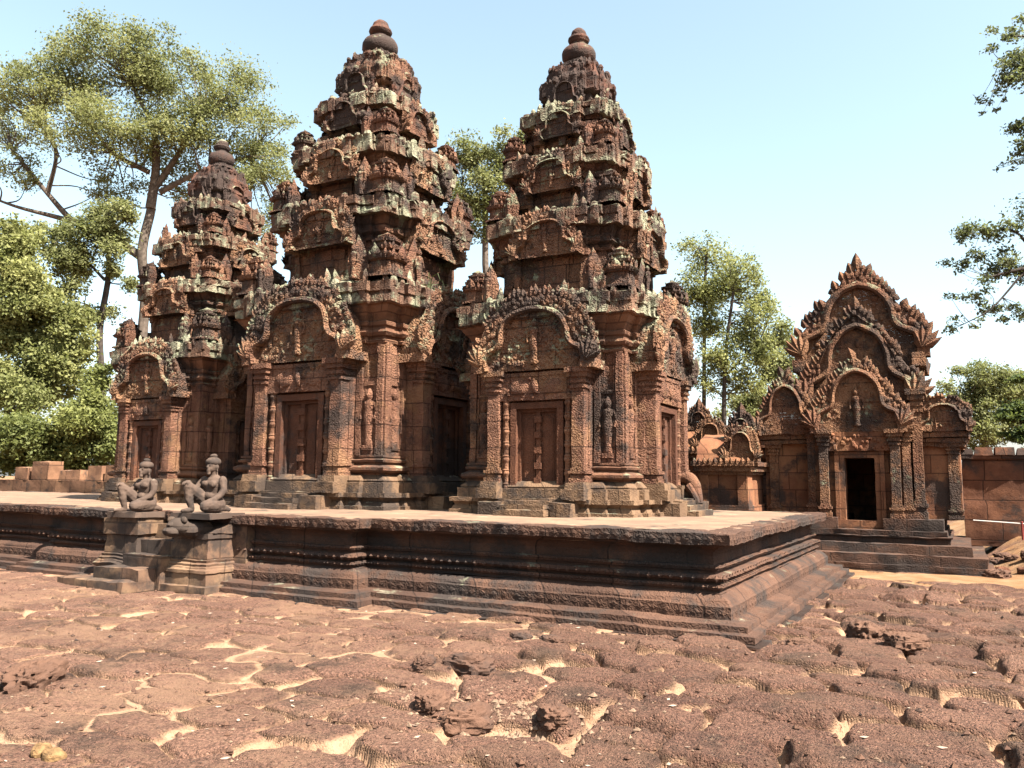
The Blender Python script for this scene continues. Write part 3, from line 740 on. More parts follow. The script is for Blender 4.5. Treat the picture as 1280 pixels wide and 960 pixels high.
        if k in (0, 1):
            mb = MB()
            for sg in (-1, 1): mb.bx(sg*.74-.19, sg*.74+.19, -1.80, -1.3, .24, .40, F); mb.bx(sg*.74-.16, sg*.74+.16, -1.74, -1.3, .40, .50, F, .05)
            mb.bx(-.42, .42, -2.12, -1.5, 0, .085, F, 0, .006); mb.bx(-.40, .36, -1.98, -1.5, .085, .16, F, 0, .006); mb.bx(-.38, .38, -1.84, -1.5, .16, .225, F, 0, .006)
            mb.bx(.44, .78, -1.95, -1.5, 0, .20, F, 0, .01); mb.bx(-.80, -.44, -1.95, -1.5, 0, .20, F, 0, .01)
            build('door_steps', mb, M_base, t, L=.06, amp=.012, f=5, fine=.006, seed=seed+8)
    # stepped upper storeys
    tiers = [(3.46, 4.22, 4.62, 4.93, .96, 1.20), (4.93, 5.40, 5.75, 6.04, .78, .99), (6.04, 6.44, 6.70, 6.96, .58, .755)]
    for n, (z0, z1, z2, z3, hb, hc) in enumerate(tiers):
        mb = MB(); dz = z1-z0
        KT = dict(b1=.80, d1=.06, b2=.62, d2=.14)
        stack(mb, [(z0, hb*1.12), (z0+.10*dz, hb*1.12), (z0+.12*dz, hb*1.05), (z0+.2*dz, hb*1.06), (z0+.22*dz, hb), (z1, hb), (z1+.02, hb*1.06), (z1+.06, hb*1.07), (z1+.08, hb*1.02), (z1+.12, hb*1.03), (z1+.16, hb*1.09), (z1+.22, hb*1.1), (z1+.25, hb*1.06), (z2-.04, (hb+hc)/2), (z2+.02, hc*.93), (z3-.03, hc*.8)], M, **KT)
        for k in range(4):
            F = M @ face(k)
            for sg in (-1, 1):
                mb.bx(sg*hb*.88-.07, sg*hb*.88+.07, -hb-.045, -hb+.05, z0+.1, z1, F)
                mb.bx(sg*hb*.64-.05, sg*hb*.64+.05, -hb*1.14-.06, -hb, z0+.05, z1-.02, F)
                mb.bx(sg*hb*.64-.08, sg*hb*.64+.08, -hb*1.14-.10, -hb, z1-.08, z1+.03, F)
            mb.bx(-hb*.34, hb*.34, -hb*1.14-.04, -hb, z0+.02, z1-.06, F)
        for i in range(16):   # dislodged or eroded blocks
            k = rnd.randrange(4); F = M @ face(k); u = rnd.uniform(-1, 1)*hb; zz = rnd.uniform(z0+.1, z2); w = hb+(hc-hb)*(zz-z0)/(z2-z0)
            mb.box((u, -w*1.02, zz), (rnd.uniform(.12, .3), rnd.uniform(.1, .22), rnd.uniform(.08, .2)), F @ RZ(0), 0, .015)
        tr = build('storey', mb, M_tier, t, L=.05, amp=.012, f=3.2, fine=.004, blk=(.34, .26, .020*ruin), seed=seed+20+n, sharp=28)
        mb = MB()
        stack(mb, [(z2, hc*.93), (z2+.01, hc*.98), (z2+.12, hc*.98), (z2+.125, hc*.95), (z2+.15, hc*.95), (z2+.155, hc*1.0), (z3-.03, hc*1.01), (z3, hc*.95), (z3+.03, hc*.75), (z3+.035, hc*.4)], M, **KT)
        frieze_blocks(mb, M, hc*.97, z2, z3-.02, rnd, jit=.075*ruin, b=(.80, .06, .62, .14))
        build('cornice', mb, M_frieze, tr, L=.05, amp=.010, f=3.5, fine=.004, blk=(.34, .26, .022*ruin), seed=seed+50+n, sharp=28)
        for k in faces:
            r3 = random.Random(seed*31+n*5+k); F = M @ face(k)
            mb = MB(); hh = (z3-z1)*.94+.04
            pediment(mb, F, hb*.58, hh, hb*.9, max(hb*1.14+.14, hc*1.13+.05), z1-.05, .12, rnd=r3, relief=26, fig=(n < 2))
            build('niche_pediment', mb, M_pedi if n < 2 else M_tier, tr, L=.05, amp=.010, f=5, fine=.004, blk=(.3, .22, .02*ruin), seed=seed+30+n*4+k)
        # antefixes: little towers on the cornice below
        zb = z0+.02; hl = (1.54, 1.21, 1.01)[n]
        ah = (.70, .60, .50)[n]
        for sx in (-1, 1):
            for sy in (-1, 1):
                if (sx, sy) == (-1, 1): continue
                if rnd.random() < .08*ruin: continue
                mb = MB(); mini_tower(mb, M @ T(sx*hl*.84, sy*hl*.84, zb) @ RZ(rnd.uniform(-.1, .1)), ah*rnd.uniform(.85, 1.1), rnd)
                build('miniature_tower', mb, M_tier, tr, amp=.010, f=9, fine=.005, seed=seed+rnd.randrange(999))
        for k in faces[:3]:
            F = M @ face(k)
            for u in (-.60, .60):
                if rnd.random() < .25*ruin: continue
                mb = MB(); hh = ah*rnd.uniform(.72, .95)
                # guardian stone: seated figure before a leaf-shaped slab
                mb.addleaf((u*hl, -hl*.98, zb), (0, 0, 1), (0, -1, 0), hh*1.15, hh*.66, hh*.14, F)
                figure(mb, F @ T(u*hl, -hl*1.04, zb) @ S(hh*.85))
                build('guardian_antefix', mb, M_tier, tr, amp=.010, f=9, fine=.005, seed=seed+rnd.randrange(999))
    mb = MB()
    KT = dict(b1=.74, d1=.07, b2=.52, d2=.14)
    stack(mb, [(6.95, .46), (7.26, .44), (7.28, .50), (7.32, .53), (7.38, .52), (7.54, .525), (7.55, .46), (7.68, .46), (7.70, .45), (7.82, .42), (7.84, .35), (7.94, .33), (7.96, .27), (8.06, .25), (8.07, .20), (8.12, .20)], M, **KT)
    frieze_blocks(mb, M, .505, 7.34, 7.58, rnd, jit=.05, b=(.74, .07, .52, .14)); frieze_blocks(mb, M, .41, 7.66, 7.86, rnd, jit=.05, b=(.74, .07, .52, .14)); frieze_blocks(mb, M, .29, 7.88, 8.0, rnd, jit=.04, b=(.74, .07, .52, .14))
    crown = build('crown_storey', mb, M_cap if seed != 200 else M_tier, t, L=.05, amp=.016, f=4, fine=.008, blk=(.3, .2, .016), seed=seed+41)
    for k in faces:
        mb = MB(); pediment(mb, M @ face(k),   .28, .56, .36, .62, 7.02, .09, rnd=random.Random(seed+k), relief=10, fig=False, heads=False)
        build('niche_pediment', mb, M_cap, crown, L=.05, amp=.014, f=6, fine=.006, seed=seed+60+k)
    mb = MB()
    mb.lathe([(8.05, 0.198), (8.09, 0.216), (8.13, 0.270), (8.21, 0.310), (8.30, 0.310), (8.38, 0.270), (8.43, 0.189), (8.45, 0.144), (8.50, 0.144), (8.52, 0.180), (8.57, 0.203), (8.61, 0.189), (8.63, 0.144), (8.67, 0.149), (8.72, 0.135), (8.77, 0.081), (8.80, 0.036), (8.80, 0.001)], 20, M)
    build('finial', mb, M_cap, t, L=.06, amp=.010, f=5, fine=.004, seed=seed+42)
    return t
CY = 12.9
tower(-5.80, CY, 1.0, 1.0, 100, 'dark-topped sandstone tower nearest the terrace corner')
tower(-10.42, CY, 1.22, 1.165, 200, 'tallest sandstone tower standing in the middle of the row', ruin=1.1)
tower(-15.1, CY, .97, .97, 300, 'smaller sandstone tower at the far end beside the tall trees', ruin=1.2)

# weeds rooted in the cornice of the middle tower
mb = MB(); rw = random.Random(4)
for i in range(16):
    a = rw.uniform(0, 6.28); l = rw.uniform(.18, .55); bx0 = np.array([-8.56+rw.uniform(-.12, .1), 12.3+rw.uniform(-.15, .15), 4.98]); d = np.array([math.cos(a), math.sin(a), 0])*l*.6
    mb.tube([bx0, bx0+d*.4+[0, 0, l*.7], bx0+d+[0, 0, l*.75], bx0+d*1.3+[0, 0, l*.45]], [.010, .010, .007, .002], 4)
weed = build('weed', mb, M_lf_olive, None, origin=(-8.56, 12.3, 4.98)); tag(weed, 'thin green weeds growing on the ledge of the tallest tower', 'plant')

# crouching lion beside the side steps of the near tower
lion = thing('guardian_lion', 'worn headless stone lion sitting by the side door of the near tower', 'statue', (-3.55, 13.55, ZT))
LX = .30
mb2 = MB(); mb2.bx(-4.15, -3.62, 13.25, 13.7, ZT, ZT+.26, jit=.012); mb2.bx(-4.15, -3.80, 13.28, 13.66, ZT+.26, ZT+.46, jit=.02); mb2.bx(-4.2, -4.02, 13.3, 13.62, ZT+.46, ZT+.95, jit=.02); mb2.q = [q-np.array([LX, 0, 0]) for q in mb2.q]; build('block', mb2, M_base, lion, L=.06, amp=.012, f=4, seed=71)
mb3 = MB()
mb3.tube(catmull([(-4.0, 13.5, ZT+.60), (-3.80, 13.5, ZT+.64), (-3.66, 13.5, ZT+.55), (-3.58, 13.5, ZT+.36), (-3.50, 13.5, ZT+.14), (-3.44, 13.5, ZT+.0)], 5), np.interp(np.linspace(0, 1, 26), [0, .25, .5, .8, 1], [.06, .13, .12, .06, .055]), 10)
mb3.tube(catmull([(-3.75, 13.4, ZT+.5), (-3.62, 13.38, ZT+.36), (-3.5, 13.38, ZT+.12), (-3.44, 13.38, ZT+.0)], 4), np.interp(np.linspace(0, 1, 13), [0, .5, 1], [.09, .06, .05]), 8)
mb3.ellip((-3.41, 13.45, ZT+.03), (.08, .12, .04))
mb3.q = [(q-np.array([-3.7, 13.5, ZT]))*np.array([.8, .8, .92])+np.array([-3.7-LX, 13.5, ZT]) for q in mb3.q]; build('body', mb3, M_mould, lion, L=.05, amp=.010, f=6, seed=72)

# ------------------------------------------------------------------ guardian statues
def statue(x, y, z, rot, label, s, seed):
    t = thing('guardian_statue', label, 'statue', (x, y, z), 'kneeling guardian statues')
    M = T(x, y, z) @ RZ(rot) @ S(s*.98, s*1.0, s)
    mb = MB(); mb.bx(-.37, .37, -.36, .36, -.085, 0, M, 0, .01)
    build('base_slab', mb, M_statue, t, L=.06, amp=.006, f=5, fine=.003, seed=seed)
    mb = MB(); E = mb.ellip; TB = lambda p, r: mb.tube(p, r, 10, M)
    def cap(p, r):
        TB(p, r)
        for q, rr in zip(p, r): E(q, (rr, rr, rr), M, 10, 6)
    E((0, .10, .13), (.165, .15, .13), M, 14, 8)
    # torso lofted from hips to neck
    A = np.arange(16)*2*math.pi/16
    rows = [(.08, .14, .13, .10), (.16, .145, .13, .10), (.24, .125, .105, .09), (.30, .13, .105, .08), (.38, .16, .12, .075), (.45, .185, .115, .075), (.50, .17, .095, .08), (.53, .09, .07, .08), (.55, .058, .058, .07), (.60, .058, .06, .06), (.62, .02, .02, .06)]
    mb.rings([np.c_[a*np.cos(A), yc+b*np.sin(A), np.full(16, zz)] for zz, a, b, yc in rows], M)
    for sg in (-1, 1): E((sg*.075, -.025, .42), (.07, .045, .055), M)          # chest
    E((0, .0, .25), (.09, .07, .07), M)                                          # belly
    cap([(.10, .09, .11), (.17, -.10, .115), (.19, -.27, .10)], [.110, .095, .076])      # near thigh, kneeling
    cap([(.19, -.27, .08), (.17, -.05, .065), (.13, .20, .06)], [.065, .065, .045])    # shin folded back
    cap([(.13, .20, .055), (.12, .29, .035)], [.045, .03])
    cap([(-.10, .08, .13), (-.15, -.10, .27), (-.16, -.26, .385)], [.110, .095, .074])  # far thigh, knee raised
    cap([(-.16, -.26, .375), (-.15, -.24, .20), (-.14, -.20, .05)], [.066, .062, .042])
    cap([(-.14, -.20, .035), (-.15, -.36, .025)], [.04, .03])
    cap([(.185, .07, .475), (.225, .05, .33), (.215, .0, .26)], [.064, .055, .047])    # near arm
    cap([(.215, .0, .26), (.19, -.12, .20), (.17, -.20, .175)], [.046, .04, .032])
    E((.165, -.235, .165), (.038, .05, .022), M)
    for i in range(4): cap([(.14+.018*i, -.26, .168), (.136+.019*i, -.30-.008*(i in (1, 2)), .150), (.136+.019*i, -.315, .125)], [.0095, .009, .007])
    cap([(.135, -.22, .17), (.115, -.25, .16), (.11, -.27, .145)], [.010, .009, .007])
    cap([(-.185, .07, .475), (-.23, .0, .36), (-.22, -.08, .33)], [.064, .055, .047])  # far arm to the raised knee
    cap([(-.22, -.08, .33), (-.19, -.18, .40), (-.17, -.24, .445)], [.046, .04, .032])
    E((-.165, -.275, .455), (.036, .05, .02), M)
    for i in range(4): cap([(-.19+.018*i, -.31, .455), (-.193+.019*i, -.35, .435), (-.193+.019*i, -.36, .41)], [.0095, .009, .007])
    cap([(-.135, -.27, .455), (-.115, -.30, .44), (-.112, -.315, .425)], [.010, .009, .007])
    # head
    E((0, .045, .675), (.082, .095, .10), M, 16, 10); E((0, .0, .645), (.06, .06, .06), M)
    mb.tube([(0, -.045, .70), (0, -.075, .665), (0, -.06, .65)], [.012, .02, .018], 8, M)
    E((0, -.055, .625), (.035, .02, .010), M); E((0, -.052, .605), (.033, .022, .013), M); E((0, -.04, .575), (.035, .028, .025), M)
    for sg in (-1, 1):
        E((sg*.034, -.047, .69), (.016, .010, .009), M); E((sg*.034, -.045, .712), (.026, .012, .007), M)
        E((sg*.086, .05, .665), (.014, .026, .045), M); E((sg*.088, .045, .61), (.012, .014, .025), M)
    V, F4, Fs = mb.geometry()
    me = mesh_from('tmp', V, F4, Fs); o = bpy.data.objects.new('body', me); COL.objects.link(o)
    r = o.modifiers.new('r', 'REMESH'); r.mode = 'VOXEL'; r.voxel_size = .009*s
    sm = o.modifiers.new('s', 'SMOOTH'); sm.factor = .5; sm.iterations = 3
    dg = bpy.context.evaluated_depsgraph_get(); m2 = bpy.data.meshes.new_from_object(o.evaluated_get(dg))
    bpy.data.objects.remove(o)
    n = len(m2.vertices); co = np.zeros(n*3, np.float32); m2.vertices.foreach_get('co', co); co = co.reshape(-1, 3)
    co = rough(co.astype(float), .009, 7, .004, None, seed)-np.array([x, y, z])
    m2.vertices.foreach_set('co', co.astype(np.float32).ravel()); m2.polygons.foreach_set('use_smooth', np.ones(len(m2.polygons), bool)); m2.materials.clear(); m2.materials.append(M_statue); m2.update()
    b = bpy.data.objects.new('body', m2); COL.objects.link(b); b.parent = t
    mb = MB()       # rolled headdress with a bun
    mb.lathe([(.705, .088), (.72, .105), (.745, .113), (.775, .106), (.80, .08), (.815, .05), (.815, .045), (.83, .055), (.85, .052), (.865, .03), (.868, .001)], 20, M @ T(0, .05, 0))
    build('headdress', mb, M_statue, t, L=.03, amp=.004, f=9, fine=.002, seed=seed)
statue(-9.50, 8.22, 1.085, .10, 'kneeling stone guardian on the raised slab above the beast head', .97, 5)
statue(-10.97, 8.22, 1.06, -.02, 'kneeling stone guardian on the chipped pedestal farther along the stairs', .93, 9)

# ------------------------------------------------------------------ gate pavilion
gx, gy = -1.80, 17.7
gate = thing('gate_pavilion', 'small red sandstone gate with stacked flame-edged gables and a dark doorway', 'gate', (gx, gy, 0))
G = T(gx, gy, 0)
mb = MB()
def slab(y0, y1, x0, x1, z0, z1): mb.bx(x0, x1, y0, y1, z0, z1, G, 0, .008)
slab(-.85, 3, -1.9, 2.22, -.1, .10); slab(-.78, 3, -1.75, 2.12, .10, .28); slab(-.58, 3, -1.65, 1.88, .28, .46); slab(-.35, 3, -1.5, 1.55, .46, .56); slab(-.40, 3, -1.52, 1.58, .56, .60); slab(-.33, 3, -1.5, 1.5, .60, .70)
slab(-.20, 3, .42, 1.45, .70, .92); slab(-.20, 3, -1.9, -.42, .70, .92)
build('stepped_base', mb, M_terr, gate, L=.07, amp=.014, f=3.5, fine=.007, blk=(.55, 5, .012), seed=81)
mb = MB(); mb.lathe([(.08, .42), (.12, .44), (.16, .40), (.22, .44), (.30, .42), (.40, .40), (.42, .001)], 16, G @ T(-1.35, -.95, 0) @ S(1.1, .6, 1))
build('round_step', mb, M_terr, gate, L=.07, amp=.012, f=4, seed=82)
mb = MB()   # walls round the real opening
for sg in (-1, 1): mb.bx(sg*.62-.30, sg*.62+.30, .05, .5, .70, 2.55, G)
mb.bx(-.32, .32, .05, .5, 2.10, 2.55, G)
mb.bx(-1.9, -.92, .35, .7, .9, 2.45, G); mb.bx(.92, 1.72, .35, .7, .9, 2.45, G)
mb.bx(-.9, .9, 2.6, 2.8, .7, 2.5, G); mb.bx(-1.0, -.9, .5, 2.8, .7, 2.5, G); mb.bx(.9, 1.0, .5, 2.8, .7, 2.5, G); mb.bx(-1.0, 1.0, .5, 2.8, 2.5, 2.6, G); mb.bx(-1.0, 1.0, .3, 2.8, .5, .72, G)
mb.bx(1.6, 1.78, .36, 2.6, .9, 2.45, G)
build('wall', mb, M_gop, gate, L=.08, amp=.010, f=3, fine=.005, blk=(.5, .36, .010), seed=83)
mb = MB()
for sg in (-1, 1): mb.bx(sg*.36-.08, sg*.36+.08, -.03, .3, .72, 2.18, G); mb.bx(sg*.42-.04, sg*.42+.04, -.06, .1, .72, 2.24, G)
mb.bx(-.46, .46, -.03, .3, 2.10, 2.22, G); mb.bx(-.46, .46, -.06, .3, .70, .86, G)
build('door_frame', mb, M_gop, gate, L=.08, amp=.005, f=4, seed=84)
mb = MB(); mb.bx(-.72, .72, -.10, .3, 2.24, 2.62, G)
for i in range(40): mb.ellip((random.uniform(-.6, .6), -.10, random.uniform(2.28, 2.56)), (.04, .025, .045), G, 6, 4)
build('lintel', mb, M_gop, gate, L=.06, amp=.007, f=6, seed=85)
for u, w, z1, wd in ((-.66, .14, 2.66, .17), (.66, .14, 2.66, .17), (-.92, -.02, 2.9, .15), (.86, .02, 2.75, .15), (1.06, -.02, 3.45, .17), (1.66, -.28, 2.45, .18), (-1.72, -.28, 2.45, .18)):
    mb = MB(); pilaster(mb, G, u, w, .92, z1, wd, .35)
    build('pilaster', mb, M_gopc, gate, L=.06, amp=.006, f=5, fine=.004, seed=86)
mb = MB()
mb.bx(.95, 1.90, .20, 2.7, 2.40, 2.48, G); mb.bx(.95, 1.95, .14, 2.7, 2.50, 2.60, G); mb.bx(.95, 1.86, .24, 2.7, 2.32, 2.41, G); mb.bx(.95, 1.92, .22, 2.7, 2.60, 2.72, G)
mb.bx(-2.0, -.95, .20, 2.7, 2.40, 2.48, G); mb.bx(-2.1, -.95, .16, 2.7, 2.50, 2.62, G)
for i in range(26):
    sx = random.choice((-1, 1)); mb.addleaf((sx*random.uniform(1.0, 1.9), -.10+.25, 2.66), (0, 0, 1), (0, -1, 0), random.uniform(.1, .3), .16, .08, G)
mb.bx(1.15, 1.75, .25, 2.0, 2.7, 3.0, G, .2, .03); mb.bx(1.2, 1.6, .3, 1.5, 2.95, 3.12, G, .2, .03)
mb.rings([[(u, .3, z), (u, 2.6, z)] for u, z in ((-1.05, 2.6), (-1.0, 3.3), (-.8, 4.0), (-.45, 4.7), (0, 5.1), (.45, 4.7), (.8, 4.0), (1.0, 3.3), (1.05, 2.6))], G, closed=False)
mb.bx(.95, 1.14, .9, 2.6, 3.3, 4.3, G, 0, .01); mb.bx(-1.22, -.95, .9, 2.6, 2.6, 4.2, G, 0, .01); mb.bx(1.0, 1.26, .75, 2.6, 4.0, 4.28, G, 0, .01); mb.bx(-1.36, -1.0, .75, 2.6, 4.0, 4.28, G, 0, .01)
mb.bx(-1.1, 1.1, .95, 2.4, 2.6, 4.4, G)
build('roof', mb, M_gopc, gate, L=.08, amp=.018, f=3.5, fine=.008, blk=(.4, .3, .014), seed=87)
rg_ = random.Random(77)
for hw, h, y, z, lf, rel in ((.80, 1.26, -.20, 2.62, .17, 50), (1.02, 1.74, .32, 3.16, .19, 60), (1.19, 1.66, .92, 4.24, .22, 70)):
    mb = MB(); pediment(mb, G, hw, h, -y-.30, -y, z, lf, ARCH_LOBE, .11, rel, rg_, True, hw < 1, True)
    build('gable', mb, M_gopc, gate, L=.06, amp=.010, f=5, fine=.005, blk=(.5, .36, .006), seed=88)
mb = MB(); pediment(mb, G @ T(-1.42, 0, 0), .55, 1.05, -.35, -.02, 2.60, .15, ARCH_LOBE, .12, 8, rg_, True, False, True)
build('side_gable', mb, M_gopc, gate, L=.06, amp=.010, f=5, fine=.005, seed=89)
mb = MB(); pediment(mb, G @ T(1.52, 0, 0), .42, .62, -.45, -.05, 2.62, .12, ARCH, .12, 14, rg_, True, False)
build('side_gable', mb, M_gopc, gate, L=.06, amp=.014, f=5, fine=.006, blk=(.3, .25, .02), seed=90)

# ------------------------------------------------------------------ enclosure wall, small shrine, low left wall
mb = MB()
mb.bx(.0, 16, 20.2, 20.7, .3, 2.14); mb.bx(-.1, 16, 20.12, 20.8, 2.14, 2.22)
ew = thing('enclosure_wall', 'red laterite enclosure wall with rounded coping stones beyond the gate', 'wall', (6, 20.4, .3))
build('wall_face', mb, M_lat, ew, L=.09, amp=.016, f=3, fine=.008, blk=(.72, .42, .012), seed=91)
mb = MB(); x = -.1
while x < 16:
    w = random.uniform(.34, .5); mb.bx(x, x+w-.02, 20.08, 20.82, 2.22, 2.22+random.uniform(.12, .17), I4, .12, .012); x += w
build('coping', mb, M_lat, ew, L=.08, amp=.014, f=4, fine=.006, seed=92)
mb = MB(); mb.bx(-8.5, -2.9, 20.9, 21.4, .3, 2.45); mb.bx(-8.5, -2.9, 20.8, 21.5, 2.45, 2.6)
w2 = build('enclosure_wall', mb, M_lat, None, L=.09, amp=.016, f=3, fine=.008, blk=(.6, .4, .012), seed=93)
tag(w2, 'red laterite wall between the gate and the small shrine', 'wall')

def shrine(x0, x1, y0, ze, label, lf_x, gable_x, seed):
    t = thing('small_shrine', label, 'shrine', ((x0+x1)/2, y0, .3))
    mb = MB(); mb.bx(x0, x1, y0, y0+1.6, .2, ze-.22); mb.bx(x1-.16, x1+.05, y0-.06, y0+.3, .2, ze-.25); mb.bx(x0-.03, x0+.13, y0-.06, y0+.3, .2, ze-.25); mb.bx(x0-.06, x1+.06, y0-.08, y0+1.7, .2, 1.12)
    build('wall', mb, M_gop, t, L=.08, amp=.010, f=3, blk=(.5, .4, .008), seed=seed)
    mb = MB()
    mb.bx(x0-.08, x1+.08, y0-.08, y0+1.7, ze-.24, ze-.17); mb.bx(x0-.14, x1+.14, y0-.14, y0+1.7, ze-.17, ze-.06); mb.bx(x0-.19, x1+.19, y0-.19, y0+1.7, ze-.06, ze+.03)
    n = int((x1-x0+.4)/.11)
    for i in range(n): mb.addleaf((x0-.17+(i+.5)*.11, y0-.17, ze+.0), (0, 0, 1), (0, -1, 0), .11, .10, .05)
    build('eaves', mb, M_gopc, t, L=.08, amp=.007, f=4, seed=seed+1)
    mb = MB(); prof = [(y0-.12, ze+.02), (y0+.05, ze+.28), (y0+.3, ze+.5), (y0+.7, ze+.62), (y0+1.5, ze+.05)]
    mb.rings([[(x0-.1, y, z), (x1+.1, y, z)] for y, z in prof], closed=False); mb.bx(x0, x1, y0+.3, y0+1.2, ze, ze+.45)
    build('roof', mb, M_gop, t, L=.09, amp=.012, f=3, blk=(.4, .2, .012), seed=seed+2)
    mb = MB()
    F = T(gable_x, y0-.05, ze+.02)
    pediment(mb, F, .30, .72, -.25, .05, 0, .09, rnd=random.Random(seed), relief=10, fig=False)
    build('gable', mb, M_gopc, t, L=.06, amp=.01, f=6, seed=seed+3)
    mb = MB(); mb.bx(lf_x-.16, lf_x+.16, y0+.25, y0+.5, ze+.4, ze+.66); pediment(mb, T(lf_x, y0+.3, ze+.50), .23, .50, -.12, .08, 0, .10, rnd=random.Random(seed+9), relief=8, fig=False, heads=False); mb.addleaf((lf_x, y0+.3, ze+.80), (0, 0, 1), (0, -1, 0), .46, .26, .08)
    build('leaf_finial', mb, M_gopc, t, L=.06, amp=.008, f=6, seed=seed+4)
shrine(-4.72, -3.82, 16.7, 1.98, 'low red shrine with a leaf-shaped roof stone beside the gate', -3.96, -3.90, 110)
shrine(-6.4, -4.72, 18.2, 2.28, 'low shrine half hidden behind the near tower with a pointed roof stone', -5.28, -4.92, 120)

lw = thing('ruined_wall', 'low pale laterite wall with loose top blocks in front of the left bushes', 'wall', (-27, 16.6, .3))
mb = MB(); mb.bx(-44, -20, 16.4, 17.0, .0, 1.42)
build('wall_face', mb, M_latw, lw, L=.1, amp=.02, f=2.5, fine=.008, blk=(.8, .5, .014), seed=95)
for x, w, h, g in ((-28.3, .8, .42, 'brown'), (-27.2, .9, .62, 'dark'), (-25.6, 1.1, .34, 'flat'), (-24.3, .75, .48, 'grey'), (-23.3, .9, .52, 'pale')):
    mb = MB(); mb.bx(x-w/2, x+w/2, 16.42, 16.95, 1.42, 1.42+h, I4, .06, .03)
    b = build('loose_block', mb, M_latw, None, L=.09, amp=.02, f=3, fine=.009, seed=int(-x*10), origin=(x, 16.7, 1.42))
    tag(b, {'brown': 'squat rounded block on top of the low wall at the left end', 'dark': 'tallest square dark block on top of the low wall', 'flat': 'long flat block on the low wall beside the tallest block', 'grey': 'grey block on the low wall between the flat and the white-stained block', 'pale': 'block on the low wall closest to the far tower'}[g], 'stone block', 'loose blocks on the low wall')

# barrier
bp = thing('barrier_post', 'short red post with a white rail at the foot of the enclosure wall', 'post', (1.02, 19.4, .6))
mb = MB(); mb.lathe([(.5, .02), (.86, .02), (.87, .001)], 8, T(1.0, 19.4, 0)); build('post', mb, M_red, bp)
mb = MB(); mb.tube([(.15, 19.45, .86), (.6, 19.42, .84), (1.0, 19.4, .82), (1.9, 19.4, .80)], [.013]*4, 6); build('rail', mb, M_white, bp)

# ------------------------------------------------------------------ rocks, pebbles, fallen leaves
def rock(x, y, r, sz, mat, label, seed, name='laterite_rock', cat='rock', group=None, sink=.3, pit=.22):
    rg = np.random.default_rng(seed); m, n = 40, 60
    th = np.linspace(0, math.pi, m); ph = np.arange(n)*2*math.pi/n
    R = np.stack([np.stack([np.sin(a)*np.cos(ph), np.sin(a)*np.sin(ph), np.full(n, -math.cos(a))], 1) for a in th])
    P = R.reshape(-1, 3); P = np.sign(P)*np.abs(P)**.72
    d = 1+.20*vnoise(P*1.5+seed, seed)+pit*.5*vnoise(P*4+seed, seed+1)+pit*.45*vnoise(P*9, seed+2)+pit*.25*vnoise(P*22, seed+3)
    P = P*d[:, None]*np.array([r, r*sz[0], r*sz[1]])
    a = rg.uniform(0, 6.28); c, s = math.cos(a), math.sin(a); P = P @ np.array([[c, s, 0], [-s, c, 0], [0, 0, 1]])
    mb = MB(); mb.rings(P.reshape(m, n, 3)); z = ground_z(x, y); sink += .28
    o = build(name, mb, mat, None, origin=(0, 0, 0)); o.location = (x, y, z+r*sz[1]*(1-sink*1.4))
    return tag(o, label, cat, group)
rock(-3.72, 6.05, .20, (.75, .55), M_rock, 'dark hollowed laterite boulder in the sandy patch in front of the terrace', 1)
rock(-4.05, 5.85, .11, (.8, .6), M_rock, 'small dark rock just left of the hollowed boulder', 2)
rock(-4.02, 7.50, .11, (.7, .5), M_rock, 'small rock on the sand by the terrace foot', 3)
rock(-3.62, 7.42, .15, (.55, .4), M_rock, 'flat rock on the sand next to the small rock by the terrace foot', 4)
rock(-.95, 9.35, .24, (.7, .55), M_rock, 'upright dark boulder to the right of the terrace corner', 5)
rock(-1.45, 8.45, .13, (.7, .5), M_rock, 'small rock lying right at the terrace corner', 6)
rock(-.55, 9.0, .20, (.75, .5), M_rock, 'rounded boulder on the paving beside the upright dark boulder', 7)
rock(-6.42, 3.95, .26, (.6, .55), M_rock, 'dark rough boulder cut off by the left edge', 8)
rock(-4.72, 2.98, .065, (.75, .7), M_ystone, 'reddish brown stone beside the yellow stone in the near corner', 9, 'ochre_stone', 'stone', None, .2, .08)
rock(-4.60, 2.98, .068, (.8, .55), M_ystone, 'smooth yellow stone in the near left corner', 10, 'ochre_stone', 'stone', None, .2, .08)
rock(-2.95, 4.75, .17, (.6, .6), M_rock, 'dark broken laterite lump in the rotten hollow of the paving', 11)
rock(-3.35, 4.95, .13, (.7, .6), M_rock, 'tilted laterite lump at the left rim of the rotten hollow', 12)
rock(-2.45, 5.05, .15, (.7, .5), M_rock, 'low laterite lump at the right rim of the rotten hollow', 13)
for i, (x, y) in enumerate([(.55, 17.6), (.75, 18.3), (1.0, 17.9), (1.2, 18.7), (.62, 19.0), (1.35, 18.1), (.9, 17.2), (1.5, 17.3), (.45, 16.9), (1.2, 16.8), (1.7, 18.6), (.5, 18.5)]):
    rock(x, y, random.uniform(.12, .24), (.8, .55), M_rock if i % 3 else M_lat, 'rubble stone heaped at the foot of the enclosure wall', 40+i, 'rubble_stone', 'stone', 'rubble stones by the enclosure wall')

